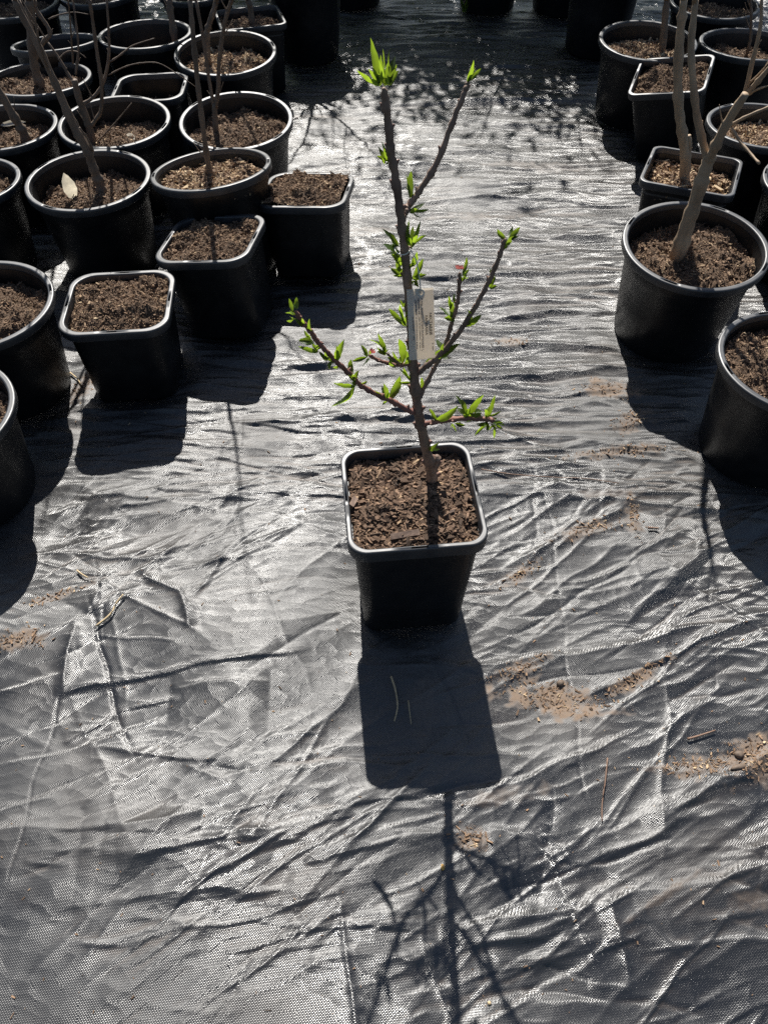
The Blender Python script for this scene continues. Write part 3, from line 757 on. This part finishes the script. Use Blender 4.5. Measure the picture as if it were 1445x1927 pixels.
def shrub(x, y, label, seed, zc, rz, rx):  # shrub out of view, added to cast dappled shade on the far mat
    b = Vector((x, y, 0)); t = thing('unseen_shade_shrub', label, 'shrub', b, 'unseen shrubs added for shade beyond the aisle'); g = np.random.default_rng(seed)
    P = smooth_path([b, b + Vector((.02, 0, .3)), b + Vector((-.01, .01, zc))], 5); V, F = tube(local(P, b), lin(.022, .01, len(P)), 8); obj('trunk', mesh_py('trunk', V, F), M['bark'], t)
    n = 5200; d = g.normal(0, 1, (n, 3)); d /= np.linalg.norm(d, axis=1)[:, None]; r = g.random(n) ** .45
    lump_ = 1 + .35 * np.sin(d[:, 0] * 5 + seed) * np.cos(d[:, 2] * 6 + seed)
    r = np.where(g.random(n) < .3, r * 1.55, r); lump_ = lump_ * (1 + .3 * np.sin(d[:, 0] * 11 + seed * 2) * np.sin(d[:, 1] * 9) * np.sin(d[:, 2] * 10 + 1))
    C = d * (r * lump_)[:, None] * np.array([rx, rx, rz]) + np.array([0, 0, zc])
    a = g.normal(0, 1, (n, 3)); a /= np.linalg.norm(a, axis=1)[:, None]; q = np.cross(a, g.normal(0, 1, (n, 3))); q /= np.linalg.norm(q, axis=1)[:, None]
    L = g.uniform(.03, .055, n)[:, None]; W_ = L * .32
    Vn = np.stack([C - a * L, C + q * W_, C + a * L, C - q * W_], 1).reshape(-1, 3)
    obj('crown', mesh_np('crown', Vn, np.arange(n * 4).reshape(n, 4)), M['leaf'], t)
    for k in range(6):
        e = 6.28 * k / 6; Pk = [b + Vector((0, 0, zc - rz * .6)), b + Vector((math.cos(e) * rx * .5, math.sin(e) * rx * .5, zc)), b + Vector((math.cos(e) * rx * .8, math.sin(e) * rx * .8, zc + rz * .7))]
        Pk = smooth_path(Pk, 4); V, F = tube(local(Pk, b), lin(.01, .003, len(Pk)), 6); obj('branch', mesh_py('branch', V, F), M['bark'], t)
shrub(-.75, 5.1, 'unseen evergreen shrub added for shade beyond the far pots of the pot block', 1, 1.18, .62, .46)
shrub(-.02, 5.2, 'unseen evergreen shrub added for shade behind the bare bush at the end of the aisle', 2, 1.18, .62, .46)
shrub(.65, 5.05, 'unseen evergreen shrub added for shade behind the pot by the grass tuft', 3, 1.18, .62, .46)
shrub(1.3, 4.9, 'unseen evergreen shrub added for shade behind the shaded pots across the aisle', 4, 1.18, .62, .46)
shrub(-1.5, 4.9, 'unseen evergreen shrub added for shade beyond the far corner pot', 5, 1.18, .62, .46)
# ------------------------------------------------------------------ the nectarine sapling
Y0 = .955
sb = at(812, 905, Y0)
sap = thing('sapling', 'young leafy fruit sapling with fresh green shoots and a hanging card tag', 'sapling', sb)
def leaf_mesh(b, t, w, nrm, curl, fold, twist=0.0):
    ax = t - b; L = ax.length; e = ax.normalized(); s = e.cross(nrm).normalized(); n = s.cross(e)
    V, F = [], []; K = 8
    for i in range(K + 1):
        u = i / K; hwid = w / 2 * (math.sin(math.pi * min(1, u * .93 + .05)) ** .75) * (1 - .25 * u) * 1.15
        if i == K: hwid = w * .02
        if i == 0: hwid = w * .08
        s_ = s * math.cos(twist * u) + n * math.sin(twist * u); n_ = n * math.cos(twist * u) - s * math.sin(twist * u)
        c = b + e * (L * u) + n * (curl * L * math.sin(math.pi * u) * .5 + curl * L * .3 * u * u)
        for q in (-1, -.5, 0, .5, 1):
            V.append(c + s_ * hwid * q * (1 + .06 * math.sin(i * 2.6 + q)) + n_ * (abs(q) * hwid * (fold + .1 * math.sin(i * 1.9))))
    for i in range(K):
        for q in range(4): F.append((i*5+q, i*5+q+1, (i+1)*5+q+1, (i+1)*5+q))
    return mesh_py('leaf', V, F)
lg = random.Random(8)
def sprig_y(P, px, py):
    """depth of the nearest point of a limb to a pixel"""
    best = min(P, key=lambda p: (Vector((p.x, p.z)) - Vector((at(px, py, p.y).x, at(px, py, p.y).z))).length); return best.y
LIMB = {}
def limb(name, pts, w, parent, dY=0, y0=0, mat='young', curve=0, ys_=None):
    n = len(pts)
    if ys_: W = [at(px, py, y) for (px, py), y in zip(pts, ys_)]
    else: W = [at(px, py, .882 + y0 + dY * (i / (n - 1)) + curve * math.sin(math.pi * i / (n - 1))) for i, (px, py) in enumerate(pts)]
    P = smooth_path(W, 9); m = len(P)
    P = [p + Vector((lg.uniform(-1, 1), lg.uniform(-1, 1), 0)) * .0007 for p in P]; rad = [(w[0] + (w[1] - w[0]) * i / (m - 1)) / 2 * pxm(P[i]) for i in range(m)]
    rad[-1] *= .45; rad[-2] *= .85
    # swollen nodes
    for k in range(3, m - 2, 6):
        f = lg.uniform(1.12, 1.4); rad[k] *= f; rad[k + 1] *= 1 + (f - 1) * .4
    V, F = tube(local(P, sb), rad, 10, .06); o = obj(name, mesh_py(name, V, F), M[mat], parent); LIMB[o.name] = P
    for k in range(3, m - 2, 6):          # buds at the nodes
        sd_ = 1 if (k // 6) % 2 else -1; ax_ = (P[k + 1] - P[k]).normalized(); out_ = (Vector((sd_, lg.uniform(-.6, .6), 0)) + ax_ * .9).normalized()
        Q = [P[k] - sb + out_ * rad[k] * t_ for t_ in (.5, 1.0, 1.4, 1.7)]
        V, F = tube(Q, [rad[k] * q_ for q_ in (.45, .45, .3, .08)], 6, .05); obj('bud', mesh_py('bud', V, F), M['bud'], o)
    return o, P
def leaves(o, P, lst, spread=.018):
    full = []
    for q in lst:
        full.append(q)
        if q[4] > 4.5:
            dx, dy = q[2] - q[0], q[3] - q[1]; f = lg.uniform(.4, .72); a = lg.choice([-1, 1]) * lg.uniform(.35, .9)
            full.append((q[0] + lg.uniform(-2, 2), q[1] + lg.uniform(-2, 2), q[0] + f * (dx * math.cos(a) - dy * math.sin(a)), q[1] + f * (dx * math.sin(a) + dy * math.cos(a)), q[4] * lg.uniform(.5, .75)))
    for (bx, by, tx_, ty_, w) in full:
        y = sprig_y(P, bx, by); b = at(bx, by, y); yt = y + lg.uniform(-spread, spread); t = at(tx_, ty_, yt)
        toc = (Vector((0, 0, CAMH)) - b).normalized(); e = (t - b).normalized(); s = e.cross(toc).normalized()
        rl = lg.uniform(-.75, .75); nrm = toc * math.cos(rl) + s * math.sin(rl)
        wd = w * pxm(b) / max(.6, math.cos(rl))
        me = leaf_mesh(b - sb, t - sb, wd, nrm, lg.uniform(-.45, .45), lg.uniform(.15, .75), lg.uniform(-.9, .9))
        obj('leaf', me, M['leaf'], o)
trunk, TP = limb('trunk', [(816, 925), (813, 900), (803, 850), (792, 800), (784, 755), (778, 690), (773, 620), (766, 520), (760, 455), (752, 395), (743, 330), (735, 280), (729, 225), (722, 165)], (19, 15), sap, ys_=[.957, .955, .925, .897, .885, .881, .88, .88, .879, .878, .876, .874, .872, .87])
st_, SP = limb('branch', [(810, 890), (820, 872), (822, 858)], (17, 13), sap, ys_=[.948, .944, .942])
leaves(trunk, TP, [(717, 160, 698, 72, 16), (723, 160, 719, 106, 12), (714, 160, 693, 132, 9), (716, 156, 700, 124, 7), (728, 160, 731, 118, 11), (732, 161, 744, 107, 11), (735, 156, 747, 121, 9),
  (724, 135, 720, 92, 2.5), (732, 130, 735, 92, 2.5), (720, 150, 712, 112, 8),
  (725, 304, 711, 275, 9), (727, 304, 717, 266, 8), (730, 305, 733, 274, 9), (733, 304, 742, 283, 8), (726, 304, 722, 279, 6),
  (750, 462, 718, 431, 9), (748, 464, 740, 440, 10), (752, 482, 719, 461, 15), (755, 502, 734, 475, 13), (756, 512, 746, 482, 9), (757, 521, 735, 505, 9), (752, 500, 741, 470, 8),
  (772, 462, 766, 434, 10), (774, 460, 778, 426, 7), (777, 457, 791, 413, 8), (771, 458, 772, 411, 7), (774, 466, 789, 455, 7), (775, 502, 784, 474, 11), (778, 527, 795, 487, 11), (782, 526, 798, 511, 8), (780, 528, 789, 541, 9),
  (772, 505, 778, 480, 7), (762, 577, 752, 560, 6), (760, 612, 733, 583, 10), (761, 610, 748, 579, 7), (760, 606, 753, 574, 6), (764, 614, 758, 590, 7),
  (774, 720, 752, 694, 8), (772, 712, 760, 690, 7), (806, 845, 829, 828, 9), (777, 735, 774, 715, 6)])
b1, P1 = limb('branch', [(757, 412), (763, 398), (768, 388), (788, 361), (822, 307), (849, 236), (872, 178), (880, 154)], (13, 9), sap, .05)
leaves(b1, P1, [(880, 154, 891, 112, 9), (884, 152, 906, 128, 8), (882, 152, 896, 128, 7), (879, 154, 886, 134, 7), (773, 372, 775, 322, 11), (771, 375, 763, 328, 4), (771, 399, 799, 381, 10), (776, 398, 806, 393, 5), (780, 370, 796, 345, 5), (768, 392, 760, 405, 5)])
b2, P2 = limb('branch', [(783, 704), (803, 688), (826, 669), (858, 633), (886, 591), (910, 548), (926, 517), (941, 477), (950, 449)], (11, 8), sap, -.02)
leaves(b2, P2, [(950, 451, 937, 431, 8), (955, 451, 963, 424, 9), (957, 451, 977, 428, 10), (954, 462, 962, 446, 8), (922, 542, 934, 519, 9), (926, 522, 921, 506, 6), (921, 542, 935, 538, 6), (878, 614, 906, 592, 11),
  (830, 672, 867, 646, 13), (800, 690, 832, 655, 14), (832, 658, 821, 639, 9), (945, 470, 950, 455, 5), (884, 594, 878, 588, 5), (826, 672, 834, 662, 6)])
b3, P3 = limb('branch', [(786, 758), (790, 747), (798, 729), (816, 696), (828, 672), (840, 643), (850, 606), (860, 570), (864, 540), (865, 512)], (9, 7), sap, .03)
leaves(b3, P3, [(870, 517, 876, 484, 6), (871, 520, 882, 507, 6), (868, 530, 874, 512, 5), (852, 597, 827, 577, 15), (850, 591, 845, 569, 9), (848, 582, 844, 557, 6), (857, 572, 856, 553, 5), (794, 732, 793, 712, 7), (855, 598, 836, 600, 9), (861, 555, 866, 540, 4)])
b4, P4 = limb('branch', [(779, 776), (765, 770), (733, 753), (694, 734), (675, 722), (655, 701), (636, 683), (617, 664), (597, 642), (584, 623), (568, 604), (556, 586)], (10, 9), sap, -.046, mat='red')
leaves(b4, P4, [(551, 585, 544, 562, 7), (557, 582, 559, 559, 9), (553, 592, 534, 591, 7), (552, 599, 540, 602, 6), (570, 612, 552, 598, 8), (586, 623, 584, 598, 8), (590, 646, 562, 640, 11), (598, 663, 561, 652, 9), (585, 637, 573, 620, 7), (619, 676, 598, 658, 9), (628, 681, 608, 670, 8),
  (634, 678, 650, 636, 13), (625, 680, 621, 694, 7), (661, 706, 662, 676, 10), (668, 712, 676, 696, 8), (668, 722, 652, 703, 7), (670, 725, 655, 711, 7), (668, 726, 615, 762, 17), (728, 750, 721, 721, 9), (732, 754, 749, 709, 14), (726, 750, 705, 735, 4), (728, 756, 719, 760, 5),
  (676, 722, 690, 716, 4), (604, 652, 590, 655, 6), (640, 688, 628, 690, 6)])
b5, P5 = limb('branch', [(776, 684), (770, 685), (749, 687), (729, 683), (706, 675), (694, 668)], (8, 6), sap, -.02, mat='red')
leaves(b5, P5, [(692, 669, 679, 649, 8), (690, 672, 663, 680, 8), (750, 684, 738, 663, 9), (757, 684, 747, 641, 12), (759, 684, 763, 655, 10), (726, 666, 692, 642, 8), (726, 664, 711, 630, 10), (727, 668, 725, 650, 6), (745, 690, 733, 676, 7), (695, 676, 680, 690, 5)])
b6, P6 = limb('twig', [(750, 684), (738, 674), (726, 664)], (6, 4), b5, -.01, -.01)
b7, P7 = limb('branch', [(791, 797), (800, 797), (820, 794), (853, 789), (886, 787), (916, 789), (930, 792)], (9, 9), sap, -.025, .014, mat='red')
leaves(b7, P7, [(822, 792, 810, 772, 9), (822, 791, 862, 762, 15), (877, 780, 855, 744, 12), (884, 779, 911, 748, 15), (892, 778, 907, 776, 10), (895, 790, 872, 782, 10), (857, 797, 875, 800, 8), (852, 797, 858, 814, 6), (915, 788, 921, 764, 9), (920, 784, 931, 746, 7), (925, 791, 935, 787, 7), (918, 795, 899, 801, 7),
  (916, 797, 893, 822, 5), (925, 796, 947, 803, 8), (930, 798, 929, 824, 5), (918, 797, 917, 813, 6), (932, 796, 949, 807, 6), (905, 788, 900, 776, 7), (875, 789, 885, 770, 8)])
def blossom(px, py, w, o, P):
    c = at(px, py, sprig_y(P, px, py)) - sb; r = w * pxm(c + sb) / 2; V, F = [], []; g = random.Random(px)
    for k in range(7):
        a = 6.28 * k / 7 + g.uniform(-.3, .3); up = Vector((math.cos(a) * .8, math.sin(a) * .5 - .2, .6)).normalized() * r * g.uniform(.8, 1.2); sd = up.cross(Vector((.2, .9, .4))).normalized() * r * .42
        i = len(V); V += [c, c + up * .55 + sd, c + up, c + up * .55 - sd, c + up * .5 + Vector((0, -.3 * r, 0))]; F += [(i, i+1, i+4), (i+1, i+2, i+4), (i+2, i+3, i+4), (i+3, i, i+4)]
    obj('blossom', mesh_py('blossom', V, F), M['petal'], o, 'wilted pink blossom')
blossom(864, 506, 22, b3, P3); blossom(699, 664, 18, b5, P5)

# ------------------------------------------------------------------ card tag
ty0 = sprig_y(TP, 772, 600) - .016
TL = at(765, 545, ty0); psi = R(17); tw, th = .0475, .165
BL = at(770, 678, ty0 - .045); tilt_v = (BL - TL); th = tilt_v.length
ex = Vector((math.cos(psi), math.sin(psi), 0)); ez = (-tilt_v).normalized(); ex = (ex - ez * ex.dot(ez)).normalized(); ny = ex.cross(ez)
tw = 50.5 * pxm(TL) / math.cos(psi) * 1.0
tagt = thing('plant_tag', 'white printed card tag tied by a string to the sapling trunk', 'tag', BL)
def tp(u, v, d=0.0):   # u across, v down, d towards the viewer
    return (TL - BL) + ex * (u * tw) - ez * (v * th) + (-ny if ny.y > 0 else ny) * d
toward = (-ny if ny.y > 0 else ny)
V, F = [], []; n = 8
for d in (0, -.0006):
    for j in range(n + 1):
        for i in range(4):
            u, v = i / 3, j / n; V.append(tp(u, v, d + .0025 * math.sin(math.pi * u) + .002 * math.sin(3 * v)))
for s in (0, 1):
    o_ = s * (n + 1) * 4
    for j in range(n):
        for i in range(3):
            q = (o_+j*4+i, o_+j*4+i+1, o_+(j+1)*4+i+1, o_+(j+1)*4+i); F.append(q if s else q[::-1])
card = obj('card', mesh_py('card', V, F), M['card'], tagt)
def bowed(u, v, d): return tp(u, v, d + .0025 * math.sin(math.pi * min(1, max(0, u))) + .002 * math.sin(3 * v))
def lettering(txt, u, v0, v1, hfrac, mat, bold):
    cu = bpy.data.curves.new('lettering', 'FONT'); cu.body = txt; cu.size = 1; cu.offset = bold
    tmp = bpy.data.objects.new('lettering_source', cu); col.objects.link(tmp)
    dg = bpy.context.evaluated_depsgraph_get(); me = bpy.data.meshes.new_from_object(tmp.evaluated_get(dg))
    bpy.data.objects.remove(tmp); bpy.data.curves.remove(cu)
    co = np.array([v.co[:] for v in me.vertices]); lo, hi = co.min(0), co.max(0)
    for v in me.vertices:
        a = (v.co.x - lo[0]) / (hi[0] - lo[0]); b = (v.co.y - lo[1]) / (hi[1] - lo[1])
        v.co = bowed(u + (b - .5) * hfrac, v0 + (v1 - v0) * a, .0008)
    me.update(); me.name = 'lettering'
    return obj('lettering', me, mat, card)
lettering('NECTARINE', .835, .345, .66, .105, M['ink'], .02)
lettering('FANTASIA', .665, .375, .655, .095, M['ink'], .02)
def small_print(u, v0, v1, h, seed):
    g = random.Random(seed); V, F = [], []; v = v0
    while v < v1:
        l = g.uniform(.006, .016); 
        if g.random() > .13:
            a, b = u - h * g.uniform(.25, .5), u + h * g.uniform(.25, .5); i = len(V)
            V += [bowed(a, v, .0007), bowed(b, v, .0007), bowed(b, v + l * .62, .0007), bowed(a, v + l * .62, .0007)]; F.append((i, i+1, i+2, i+3))
        v += l
    obj('small_print', mesh_py('small_print', V, F), M['faint'], card)
for q, (u, v0, v1, h) in enumerate([(.52, .13, .87, .06), (.47, .16, .87, .035), (.40, .13, .36, .07), (.40, .39, .87, .05), (.29, .16, .36, .07), (.29, .39, .87, .05), (.175, .38, .70, .055), (.9, .78, .90, .06)]): small_print(u, v0, v1, h, 60 + q)
hole = tp(.5, .055, .002)
tie = at(757, 468, sprig_y(TP, 757, 468)) - BL
loop = [tie + Vector((.0095 * math.cos(a), .0105 * math.sin(a), .002 * math.sin(a))) for a in lin(0, 6.0, 14)]
V, F = tube(smooth_path(loop, 2), [.0009] * (13 * 2 + 1), 6, .02); sg = obj('string', mesh_py('string', V, F), M['string'], tagt)
mid = at(783, 490, .872) - BL
V, F = tube(smooth_path([loop[0], mid, at(790, 530, ty0 - .004) - BL, hole], 5), [.0009] * 16, 6, .02)
obj('string', mesh_py('string', V, F), M['string'], tagt)
ring = [hole + ex * (.0045 * math.cos(a)) + ez * (.0045 * math.sin(a)) for a in lin(0, 6.283, 13)]
V, F = tube(ring, [.0010] * 13, 6, 0, False); obj('eyelet', mesh_py('eyelet', V, F), M['string'], tagt)
tail = [hole + toward * -.004, tp(.66, .14, -.006), tp(.80, .22, -.004), tp(.82, .29, -.006)]
V, F = tube(smooth_path(tail, 5), [.0008] * 16, 6, 0); obj('string', mesh_py('string', V, F), M['string'], tagt)

# ------------------------------------------------------------------ litter
def dry_leaf(key, label, b, t, w, up, curl=.12):
    base = SOILTOP[key]; bb = gnd(*b, base.z + .006); tt = at(*t, bb.y + .01) if up else gnd(*t, base.z + .012)
    toc = (Vector((0, 0, CAMH)) - bb).normalized(); nrm = (toc + Vector((0, 0, .6))).normalized()
    me = leaf_mesh(Vector(), tt - bb, w * pxm(bb), nrm, curl, .3); o = obj('dry_leaf', me, M['dry']); o.location = bb
    return tag(o, label, 'leaf', 'pale dry leaves on pot soil')
dry_leaf('L1', 'cream dry leaf standing upright beside the leaning multi-stem tree', (140, 374), (120, 325), 24, True)
dry_leaf('L6', 'small pale leaf lying beside the twiggy many-branched tree', (240, 252), (259, 266), 9, False)
dry_leaf('L9', 'broad pale leaf behind the stout leaning stem', (2, 236), (50, 230), 10, False)
dry_leaf('L9', 'narrow pale leaf at the foot of the stout leaning stem', (14, 252), (62, 252), 6, False)
dry_leaf('R1', 'bright white leaf on the soil beside the thick forked tree', (1300, 444), (1331, 450), 10, False)
dry_leaf('R1', 'dull shaded leaf at the inner wall of the forked tree pot', (1322, 424), (1345, 430), 9, False)
def stick(label, pts, r, mat, name='twig', z=.004, cat='twig', group='dry twigs on the mat'):
    W = []
    for p in pts:
        g = gnd(*p, .006); g.z = ground_z(g.x, g.y) + z + r; W.append(g)
    b = W[0].copy(); P = smooth_path(W, 5); V, F = tube(local(P, b), lin(r, r * .6, len(P)), 6, .12)
    o = obj(name, mesh_py(name, V, F), M[mat]); o.location = b; return tag(o, label, cat, group)
stick('curved pale stem lying in the shadow of the sapling pot', [(736, 1275), (744, 1300), (748, 1330), (742, 1356)], .0022, 'straw')
stick('short straight straw in the shadow of the sapling pot', [(768, 1318), (771, 1340), (774, 1360)], .0013, 'straw')
stick('yellow forked dry stem lying on the wrinkled mat near the small spill of chips', [(182, 1180), (210, 1160), (222, 1140), (236, 1125)], .0026, 'straw')
stick('short yellow dry stem at the edge of the long pot shadow', [(147, 1076), (156, 1083), (168, 1090)], .0024, 'straw')
stick('long thin reddish twig lying along the aisle beyond the sapling shadow', [(1142, 1427), (1138, 1470), (1133, 1510), (1132, 1546)], .0016, 'twig')
stick('thin brown root lying out from the rim of the sapling pot', [(905, 888), (960, 897), (1040, 905), (1100, 910), (1160, 921)], .0014, 'twig')
stick('pale curled stem between the front square pot and the round pot', [(132, 699), (146, 712), (154, 726)], .0022, 'straw')
stick('flat brown bark strip beside the spill of soil at the pot row', [(1290, 1395), (1315, 1388), (1340, 1380)], .0024, 'twig')
stick('stubby brown twig on the mat near the round pot of chippy soil', [(1216, 999), (1226, 999), (1236, 1000)], .003, 'twig')
def lump(name, label, px, py, s, mat, cat, group=None, yaw=0):
    g = gnd(px, py, .006); g.z = ground_z(g.x, g.y) + s[2] * .4; V, F = [], []; rr = random.Random(px)
    for j in range(5):
        for i in range(8):
            w = 6.283 * i / 8; e = (j / 4 - .5) * math.pi * .94; c = math.cos(e) ** .6
            V.append(Vector((s[0] * c * math.cos(w), s[1] * c * math.sin(w), s[2] * math.sin(e))) * rr.uniform(.85, 1.12))
    for j in range(4):
        for i in range(8): F.append((j*8+i, j*8+(i+1) % 8, (j+1)*8+(i+1) % 8, (j+1)*8+i))
    F.append(tuple(range(8))[::-1]); F.append(tuple(32 + i for i in range(8)))
    o = obj(name, mesh_py(name, V, F), M[mat]); o.location = g; o.rotation_euler = (0, 0, R(yaw)); return tag(o, label, cat, group)
lump('seed', 'glossy yellow-brown seed beside the shadow of the sapling stem', 833, 1632, (.0035, .006, .0035), 'seed', 'seed', yaw=10)
lump('seed', 'dull small seed near the dry twigs at the edge of the shaded fold', 921, 1887, (.003, .0035, .003), 'straw', 'seed')
lump('bark_chunk', 'square bark chunk on top of the broad soil spill', 1056, 1280, (.009, .007, .006), 'bark', 'bark chunk', 'bark chunks on the mat', 30)
lump('bark_chunk', 'blocky bark chunk in the soil spill below the round pots', 1386, 1424, (.009, .008, .006), 'bark', 'bark chunk', 'bark chunks on the mat', 10)
lump('bark_chunk', 'long bark chunk lying just under the soil spill below the round pots', 1385, 1448, (.016, .006, .005), 'bark', 'bark chunk', 'bark chunks on the mat', 15)
def big_chip(label, px, py, L, w, hgt, yaw, pitch=.0):
    c = gnd(px, py, SOILTOP['S0'].z + .006); g = random.Random(px)
    V = [(sx * L / 2 * g.uniform(.9, 1), sy * w / 2 * g.uniform(.7, 1), sz * hgt / 2) for sz in (-1, 1) for sy in (-1, 1) for sx in (-1, 1)]
    F = [(0, 2, 3, 1), (4, 5, 7, 6), (0, 1, 5, 4), (1, 3, 7, 5), (3, 2, 6, 7), (2, 0, 4, 6)]
    o = obj('bark_chip', mesh_py('bark_chip', V, F, False), M['young']); o.location = c; o.rotation_euler = (.5, pitch, R(yaw))
    tag(o, label, 'bark chip', 'large bark chips in the sapling pot')
big_chip('long dark bark chip lying near the front rim of the sapling pot', 762, 1006, .055, .014, .007, 12)
big_chip('upright bark chip against the side rim of the sapling pot', 665, 945, .026, .012, .005, 70, .2)
big_chip('bark splinter touching the stem shadow on the sapling pot soil', 845, 964, .022, .005, .004, 25)
# spilled crumbs of soil and bark
SPL = ['broad spill of soil and bark crumbs beside the sapling pot shadow', 'long trail of crumbs running off the broad soil spill', 'thin line of crumbs between the sapling pot and the broad spill', 'heap of soil crumbs on the mat with a blocky bark chunk in it', 'scatter of crumbs next to the heap with the blocky chunk', 'crumbs caught along a fold between the sapling pot and the chippy round pot',
       'upright streak of soil at the end of the fold by the chippy round pot', 'crumbs along the fold in front of the forked tree pot shadow', 'small heap of bark crumbs beside the shadow of the forked tree pot', 'crumbs against the shadow edge of the forked tree pot', 'little drift of soil across the aisle from the hanging tag', 'crumbs trailing from the side of the sapling pot',
       'small pile of straw-coloured chips at the end of the dark pot shadow', 'thin trail of crumbs by the short yellow stem', 'patch of fine crumbs beside the shadow of the sapling stem', 'reddish crumbs between the front square pot and the round pot']
for i, lb in enumerate(SPL):
    px, py, rx, ry, an = SPILLS[i]
    c = gnd(px, py); ex_ = (gnd(px + 1, py) - c).length; ey_ = (gnd(px, py - 1) - c).length
    a = math.atan2(-math.tan(R(an)) * ey_, ex_); nn = int(30 + rx * ry * .11)
    def place(g, m, c=c, a=a, sx=rx * ex_, sy=ry * ey_):
        u, v = g.normal(0, .5, m) * sx, g.normal(0, .5, m) * sy
        x = c.x + u * math.cos(a) - v * math.sin(a); y = c.y + u * math.sin(a) + v * math.cos(a)
        z = np.array([ground_z(p, q) for p, q in zip(x, y)]) + g.uniform(.0002, .0022, m)
        return np.stack([x - c.x, y - c.y, z], -1)
    me = chips(nn, place, .003, .012, 200 + i, .2, (.25, 1)); o = obj('spilled_soil', me, M['fine_chip']); o.location = (c.x, c.y, 0); o['kind'] = 'stuff'
    tag(o, lb, 'spilled soil', 'soil spilled on the mat')
def place(g, m):
    y = g.uniform(0, 4.2, m) ** 1.0; x = g.uniform(-1, 1, m) * (.6 + .31 * y)
    return np.stack([x, y, np.array([ground_z(p, q) for p, q in zip(x, y)]) + .001], -1)
o = obj('fine_debris', chips(1500, place, .002, .009, 300, .15, (.3, 1)), M['fine_chip']); o['kind'] = 'stuff'
tag(o, 'specks of bark and straw strewn thinly over the black mat', 'debris')
# grass tuft by the far pots
gb = gnd(874, 22); gt = thing('grass_tuft', 'small green grass tuft at the far end of the aisle', 'grass', gb)
for i in range(9):
    a = random.uniform(0, 6.28); L = random.uniform(.04, .09)
    obj('blade', leaf_mesh(Vector((random.uniform(-.012, .012), random.uniform(-.01, .01), 0)), Vector((math.cos(a) * L * .5, math.sin(a) * L * .3, L)), .006, Vector((0, -1, .3)), .2, .2), M['leaf'], gt)
